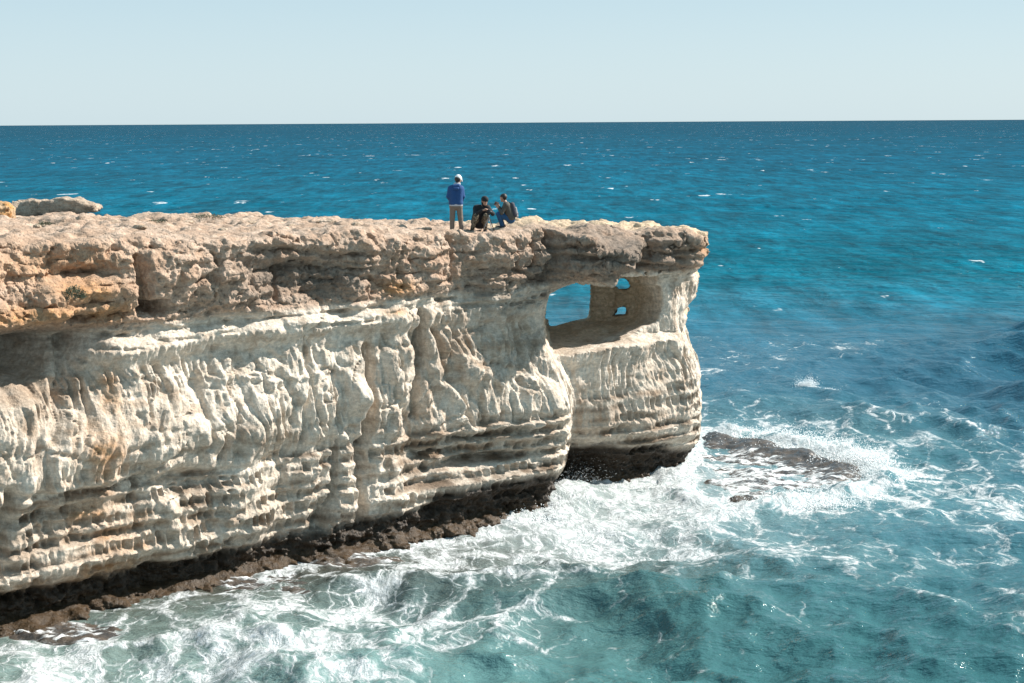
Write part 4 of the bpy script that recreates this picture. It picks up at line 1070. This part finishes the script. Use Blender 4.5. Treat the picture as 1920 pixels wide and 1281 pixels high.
BLUE = cloth('navy_blue_fleece', (.010, .055, .17)); TAUPE = cloth('taupe_trousers', (.16, .125, .10)); WHITEC = cloth('white_cotton', (.75, .74, .72)); GREYS = cloth('light_grey_shirt', (.42, .43, .47))
BLACK = cloth('black_jacket', (.010, .010, .012)); DKG = cloth('dark_shoe', (.045, .045, .05)); JEAN = cloth('blue_jeans', (.012, .07, .17)); OLIVE = cloth('olive_jacket', (.075, .068, .055)); SHOE = cloth('blue_grey_shoe', (.22, .26, .31))
PACK = cloth('charcoal_backpack', (.045, .047, .062)); PACK2 = cloth('pale_pack_trim', (.30, .29, .29))
m = NT('camouflage_cloth')
tc = m.n('ShaderNodeTexCoord').outputs['Object']
n1_ = m.noise(tc, 14, 2, .5); n2_ = m.noise(tc, 22, 2, .5)
c_a = m.mix(m.mapr(n1_, .47, .50), (.16, .125, .085), (.045, .036, .022)); c_a = m.mix(m.mapr(n2_, .58, .60), c_a, (.27, .22, .16))
pp = m.n('ShaderNodeBsdfPrincipled', {'Base Color': c_a, 'Roughness': .9}); m.t.links.new(pp.outputs[0], m.out.inputs[0]); CAMO = m.m
METAL = plain('grey_tripod_metal', (.30, .32, .34), .35, .05, 20, .0, .6); BLKP = plain('black_plastic', (.012, .012, .014), .4); GLASS = plain('lens_glass', (.02, .025, .04), .05)
def infl(pr, d): return [(a, b, r1 + d, r2 + d) for a, b, r1, r2 in pr]
def ball(name, c, r, mat, parent):
    me = blob([cap_(c, c, r)], r * .45, .001, name, .01); return link(name, me, mat, parent)
def hairshell(name, c, f, u, sd, mat, parent, cover=.0, thick=.012):
    pr = [cap_(c + u * .045 - f * .028, c + u * .05 + f * .012, .088 + thick * .5, .078 + thick * .5), cap_(c + u * .0 - f * .045, c - u * .03 - f * .045, .062 + thick, .045)]
    return link(name, blob(pr, .011, .03, name), mat, parent)

def feet(ax, ay, az, dirv, mat, parent):
    d = nrm(V3(*dirv)); a = V3(ax, ay, az)
    me = blob([cap_(a - d * .05 + V3(0, 0, -.03), a + d * .15 + V3(0, 0, -.045), .043, .036), cap_(a, a + V3(0, 0, .03), .045, .045)], .012, .03, 'shoe')
    return link('shoe', me, mat, parent)

# --- standing man
X1, Y1 = -1.63, 47.35; z1 = ground_z(X1, Y1)
fdir = V3(.55, .80, -.35)
hp, ey, (hc, hf, hu, hs) = head_prims((.07, .05, 1.605), fdir, V3(0, 0, 1))
legs = [((-.09, 0, .90), (-.115, .02, .49), (-.125, 0, .07)), ((.085, 0, .90), (.125, .03, .49), (.165, .02, .07))]
tors = [cap_((-.075, 0, .93), (-.10, -.01, 1.33), .115, .115), cap_((.075, 0, .93), (.10, .01, 1.33), .115, .115), cap_((-.13, 0, 1.36), (.13, .02, 1.36), .085, .085), cap_((0, .02, 1.40), (.05, .045, 1.53), .06, .055)]
arms = [((-.175, 0, 1.36), (-.225, -.02, 1.12), (-.165, .15, .97)), ((.175, .03, 1.36), (.215, .03, 1.12), (.165, .18, .98))]
bod = list(tors) + hp
for a, b, c in legs: bod += [cap_(a, b, .075, .052), cap_(b, c, .05, .038)]
for a, b, c in arms: bod += [cap_(a, b, .05, .04), cap_(b, c, .038, .028)]
bod += hand_prims(arms[0][2], (.55, .35, -.6), (.3, -.6, 0), 1) + hand_prims(arms[1][2], (-.55, .3, -.6), (-.3, -.6, 0), -1)
body = link('person', blob(bod, .0095, .03, 'person'), SKIN); body.location = (X1, Y1, z1 - .005)
tag(body, 'person standing in blue jacket and white cap with back turned', 'person')
jk = infl([tors[0], tors[1], tors[2]], .010)
for a, b, c in arms: jk += [cap_(a, b, .066, .055), cap_(b, c, .055, .046)]
jk += [cap_((-.08, .0, .93), (.08, .0, .93), .125, .125)]
jo = link('jacket', blob(jk, .012, .03, 'jacket'), BLUE, body)
link('hood', blob([cap_((-.07, -.09, 1.43), (.08, -.07, 1.44), .055, .055), cap_((-.05, -.12, 1.36), (.05, -.11, 1.36), .045, .045)], .012, .04, 'hood'), BLUE, jo)
link('collar', blob([cap_((-.01, .0, 1.485), (.09, .03, 1.485), .052, .052)], .011, .02, 'collar'), GREYS, jo)
link('shirt_hem', blob([cap_((-.078, 0, .888), (.078, 0, .888), .124, .124)], .012, .02, 'shirt_hem'), GREYS, body)
tr = [cap_((-.075, 0, .84), (.075, 0, .84), .117, .117)]
for a, b, c in legs: tr += [cap_(a, b, .10, .075), cap_(b, c, .075, .062)]
link('trousers', blob(tr, .012, .03, 'trousers'), TAUPE, body)
for k_, (a, b, c) in enumerate(legs): feet(c[0], c[1], .06, (.35 + .3 * k_, .8 - .6 * k_, 0), DKG, body)
hairshell('hair', hc - hu * .02, hf, hu, hs, HAIR, body)
ca = link('cap', blob([cap_(hc + hu * .062 - hf * .02, hc + hu * .055 + hf * .02, .098, .092)], .010, .02, 'cap'), WHITEC, body)
link('brim', blob([cap_(hc + hu * .055 + hf * .09 + hs * o, hc + hu * .015 + hf * .175 + hs * o * .7, .012, .010) for o in (-.055, -.03, 0, .03, .055)], .008, .015, 'brim'), WHITEC, ca)
for e in ey: ball('eye', e, .012, EYE, body)

# --- crouching person in black behind a tripod
X2, Y2_ = -.88, 47.85; z2 = ground_z(X2, Y2_)
hp, ey, (hc, hf, hu, hs) = head_prims((.10, -.16, .93), (.45, -.85, -.28))
tors = [cap_((-.17, .14, .30), (-.09, .0, .66), .14, .13), cap_((-.02, .16, .30), (.06, .0, .66), .14, .125), cap_((-.15, -.02, .72), (.16, -.06, .72), .085, .085), cap_((.04, -.07, .78), (.09, -.14, .87), .06, .055)]
legs = [((-.18, .12, .28), (-.17, -.28, .52), (-.29, -.16, .08)), ((.02, .12, .28), (.13, -.22, .50), (.10, -.05, .08))]
arms = [((-.19, -.03, .70), (-.20, -.27, .54), (.03, -.40, .67)), ((.21, -.08, .70), (.33, -.26, .56), (.19, -.43, .69))]
bod = list(tors) + hp
for a, b, c in legs: bod += [cap_(a, b, .075, .055), cap_(b, c, .05, .038)]
for a, b, c in arms: bod += [cap_(a, b, .048, .04), cap_(b, c, .038, .028)]
bod += hand_prims(arms[0][2], (.8, -.25, .25), (.2, -.2, -1), 1, .75) + hand_prims(arms[1][2], (-.75, -.2, .3), (-.2, -.2, -1), -1, .75)
body = link('person', blob(bod, .0095, .028, 'person'), SKIN); body.location = (X2, Y2_, z2)
tag(body, 'person crouching in black hooded jacket and camouflage trousers behind the tripod', 'person')
jk = infl(tors[:3], .022)
for a, b, c in arms: jk += [cap_(a, b, .075, .06), cap_(b, c, .06, .045)]
jk += [cap_((-.1, .17, .26), (-.02, .17, .26), .17, .17)]
jo = link('jacket', blob(jk, .012, .03, 'jacket'), BLACK, body)
link('hood', blob([cap_(hc + hu * .05 - hf * .035, hc + hu * .06 + hf * .01, .105, .098), cap_(hc - hu * .05 - hf * .05, hc - hu * .12 - hf * .03, .085, .07)], .012, .03, 'hood'), BLACK, jo)
tr = []
for a, b, c in legs: tr += [cap_(a, b, .10, .082), cap_(b, c, .08, .06)]
tr += [cap_((-.15, .14, .26), (.0, .14, .26), .13, .13)]
link('trousers', blob(tr, .012, .03, 'trousers'), CAMO, body)
feet(-.29, -.16, .06, (.15, -1, 0), SHOE, body); feet(.10, -.05, .06, (.3, -1, 0), DKG, body)
for e in ey: ball('eye', e, .012, EYE, body)

# --- tripod and the camera on it
def tube(name, pts, r, mat, parent, seg=8):
    v = []; q = []
    for i, p in enumerate(pts):
        p = V3(*p); d = nrm(V3(*pts[min(i + 1, len(pts) - 1)]) - V3(*pts[max(i - 1, 0)])); a = nrm(np.cross(d, V3(.3, .9, .2))); b = np.cross(d, a)
        rr = r[i] if isinstance(r, (list, tuple)) else r
        for t in range(seg): v.append(p + rr * (math.cos(t * 6.2832 / seg) * a + math.sin(t * 6.2832 / seg) * b))
    for i in range(len(pts) - 1):
        for t in range(seg): q.append((i * seg + t, i * seg + (t + 1) % seg, (i + 1) * seg + (t + 1) % seg, (i + 1) * seg + t))
    for base in (0, (len(pts) - 1) * seg):
        for t in range(0, seg - 2, 2): q.append((base, base + t + 1, base + t + 2, base + min(t + 3, seg - 1)))
    return link(name, mesh_from(name, np.array(v), np.array(q), True), mat, parent)
def rbox(name, c, h, mat, parent, bev=.008, rot=0.0):
    import bmesh
    bm = bmesh.new(); bmesh.ops.create_cube(bm, size=2.0)
    for v in bm.verts: v.co = Vector((v.co.x * h[0], v.co.y * h[1], v.co.z * h[2]))
    bmesh.ops.bevel(bm, geom=bm.edges[:], offset=bev, segments=2, affect='EDGES')
    bmesh.ops.rotate(bm, verts=bm.verts, cent=(0, 0, 0), matrix=Matrix.Rotation(rot, 3, 'Z'))
    bmesh.ops.translate(bm, verts=bm.verts, vec=Vector([float(x) for x in c]))
    me = bpy.data.meshes.new(name); bm.to_mesh(me); bm.free()
    return link(name, me, mat, parent)
tp_ = bpy.data.objects.new('tripod', None); col.objects.link(tp_)
XT, YT = X2 + .22, Y2_ - .48; zt_ = ground_z(XT, YT); tp_.location = (XT, YT, zt_)
tag(tp_, 'small grey metal camera tripod standing before the crouching person', 'tripod')
for (fx, fy) in ((.10, -.10), (-.20, .02), (.17, .14)):
    lg = tube('leg', [(.0, .0, .50), (fx * .5, fy * .5, .25), (fx, fy, .012)], [.016, .013, .010], METAL if fx != .17 else BLKP, tp_); ball('rubber_foot', V3(fx, fy, .012), .016, BLKP, lg)
tube('centre_column', [(0, 0, .36), (0, 0, .55)], .014, METAL, tp_); rbox('tripod_head', (0, 0, .565), (.028, .028, .022), BLKP, tp_, .006)
cm = bpy.data.objects.new('camera_body', None); col.objects.link(cm); cm.location = (XT, YT, zt_ + .588); tag(cm, 'black camera mounted on the tripod', 'camera')
rbox('housing', (0, 0, .045), (.068, .030, .045), BLKP, cm, .01, .5); rbox('viewfinder_hump', (0, 0, .098), (.025, .026, .012), BLKP, cm, .006, .5)
ln_ = tube('lens', [(.012, -.02, .042), (.055, -.095, .042)], [.034, .036], BLKP, cm, 14); ball('front_glass', V3(.055, -.090, .042), .027, GLASS, ln_)

# --- crouching man with a backpack, photographing
X3, Y3_ = -.12, 49.3; z3 = ground_z(X3, Y3_)
hp, ey, (hc, hf, hu, hs) = head_prims((-.12, .0, .905), (-.85, .48, -.12))
tors = [cap_((.10, -.07, .30), (-.01, -.08, .64), .125, .12), cap_((.10, .08, .30), (-.01, .08, .64), .125, .12), cap_((-.03, -.15, .70), (-.03, .15, .70), .08, .08), cap_((-.05, 0, .76), (-.10, 0, .84), .058, .052)]
legs = [((.08, -.09, .26), (-.27, -.16, .42), (-.17, -.10, .08)), ((.08, .09, .26), (-.26, .15, .38), (-.14, .10, .08))]
arms = [((-.04, -.19, .69), (-.17, -.23, .46), (-.29, -.06, .63)), ((-.04, .19, .69), (-.20, .20, .50), (-.28, .06, .69))]
bod = list(tors) + hp
for a, b, c in legs: bod += [cap_(a, b, .075, .055), cap_(b, c, .05, .038)]
for a, b, c in arms: bod += [cap_(a, b, .048, .04), cap_(b, c, .038, .028)]
bod += hand_prims(arms[0][2], (-.45, .15, .75), (-.3, .9, 0), 1, .5) + hand_prims(arms[1][2], (-.6, -.1, .6), (-.3, -.9, 0), -1, .5)
body = link('person', blob(bod, .0095, .028, 'person'), SKIN); body.location = (X3, Y3_, z3)
tag(body, 'person squatting in olive jacket and blue jeans holding up a camera', 'person')
jk = infl(tors[:3], .02)
for a, b, c in arms: jk += [cap_(a, b, .068, .055), cap_(b, V3(*b) + .7 * (V3(*c) - V3(*b)), .054, .045)]
link('jacket', blob(jk, .012, .03, 'jacket'), OLIVE, body)
tr = [cap_((.10, -.06, .26), (.10, .06, .26), .14, .14)]
for a, b, c in legs: tr += [cap_(a, b, .10, .08), cap_(b, c, .078, .06)]
link('jeans', blob(tr, .012, .03, 'jeans'), JEAN, body)
feet(-.17, -.10, .06, (-1, .1, 0), DKG, body); feet(-.14, .10, .06, (-1, .1, 0), DKG, body)
hairshell('hair', hc, hf, hu, hs, HAIR, body)
for e in ey: ball('eye', e, .012, EYE, body)
bpk = link('backpack', blob([cap_((.17, -.09, .40), (.10, -.09, .70), .095, .075), cap_((.17, .09, .40), (.10, .09, .70), .095, .075), cap_((.22, -.06, .42), (.22, .06, .42), .075, .075)], .013, .04, 'backpack'), PACK)
bpk.location = (X3 + .05, Y3_, z3); tag(bpk, 'charcoal backpack on the back of the squatting person', 'backpack')
link('side_pocket', blob([cap_((.235, -.10, .36), (.20, -.11, .60), .05, .04)], .012, .02, 'side_pocket'), PACK2, bpk)
for sy in (-.11, .11): tube('strap', [(.06, sy, .74), (-.06, sy, .79), (-.145, sy, .70), (-.16, sy, .55), (-.05, sy * 1.5, .40), (.08, sy * 1.4, .36)], .014, BLKP, bpk, 6)
ph = bpy.data.objects.new('hand_camera', None); col.objects.link(ph); ph.location = (X3 - .345, Y3_, z3 + .715); tag(ph, 'small black camera held up by the squatting person', 'camera')
rbox('housing', (0, 0, 0), (.022, .055, .034), BLKP, ph, .008, -.3); l2 = tube('lens', [(-.015, 0, 0), (-.06, .02, 0)], [.026, .024], BLKP, ph, 12); ball('front_glass', V3(-.057, .018, 0), .018, GLASS, l2)
print('people', round(time.time() - T0, 1))

# ================================================================== spray thrown up where waves break
m = NT('spray_water'); pp = m.n('ShaderNodeBsdfPrincipled', {'Base Color': (.86, .88, .88, 1), 'Roughness': .5}); m.t.links.new(pp.outputs[0], m.out.inputs[0]); SPRAY = m.m
OCT = np.array([(1, 0, 0), (0, 1, 0), (-1, 0, 0), (0, -1, 0), (0, 0, 1), (0, 0, -1)], float)
OF = np.array([(0, 1, 4), (1, 2, 4), (2, 3, 4), (3, 0, 4), (1, 0, 5), (2, 1, 5), (3, 2, 5), (0, 3, 5)])
def spray(label, clouds, seed):
    r = np.random.default_rng(seed); cs = []; rs = []
    for (px, py, z0, sx, sy, sz, n, r0, r1, jet) in clouds:
        P = at_z(px, py, 0)
        c = r.normal(size=(n, 3)) * np.array([sx, sy, sz]); c[:, 2] = np.abs(c[:, 2]) * (1 + jet * r.random(n) ** 3)
        lump = .6 + .8 * noise3(c[:, 0] * 2.4, c[:, 1] * 2.4, c[:, 2] * .0, seed); c[:, 2] *= np.clip(lump, .15, 1.6)
        cs.append(c + np.array([P[0], P[1], z0])); rs.append(r.uniform(r0, r1, n) * np.exp(-.8 * np.abs(c[:, 2]) / (sz * 2)))
    c = np.concatenate(cs); rr = np.concatenate(rs); n = len(c)
    V = (c[:, None, :] + OCT[None] * rr[:, None, None]).reshape(-1, 3); Q = (OF[None] + 6 * np.arange(n)[:, None, None]).reshape(-1, 3)
    o = link('sea_spray', mesh_from('sea_spray', V, Q), SPRAY); return tag(o, label, 'sea spray', kind='stuff')
spray('white spray thrown up in the gap below the arch', [(1050, 945, .05, .55, .5, .40, 2600, .010, .035, .5), (1085, 925, .2, .55, .4, .60, 700, .006, .016, 1.0), (1015, 965, .0, .5, .5, .2, 900, .012, .035, .3)], 1)
spray('white burst of spray at the outer end of the reef', [(1605, 872, .05, .55, .4, .42, 3600, .012, .04, .3), (1650, 895, .0, .5, .5, .25, 1600, .012, .035, .3)], 2)
spray('white surf along the far side of the reef', [(1440, 822, .0, 1.2, .8, .16, 2200, .012, .04, .4), (1520, 840, .0, 1.0, .6, .20, 2200, .012, .04, .4)], 3)
spray('white surf along the near side of the reef', [(1490, 945, .0, .9, .4, .16, 2000, .012, .035, .4), (1560, 928, .0, .7, .4, .16, 1500, .012, .035, .4)], 4)
spray('small breaking white crest on the open water right of the arch', [(1512, 730, .10, .22, .16, .30, 1700, .010, .026, .5), (1530, 736, .06, .42, .16, .10, 1300, .010, .026, .2)], 5)
print('all', round(time.time() - T0, 1))
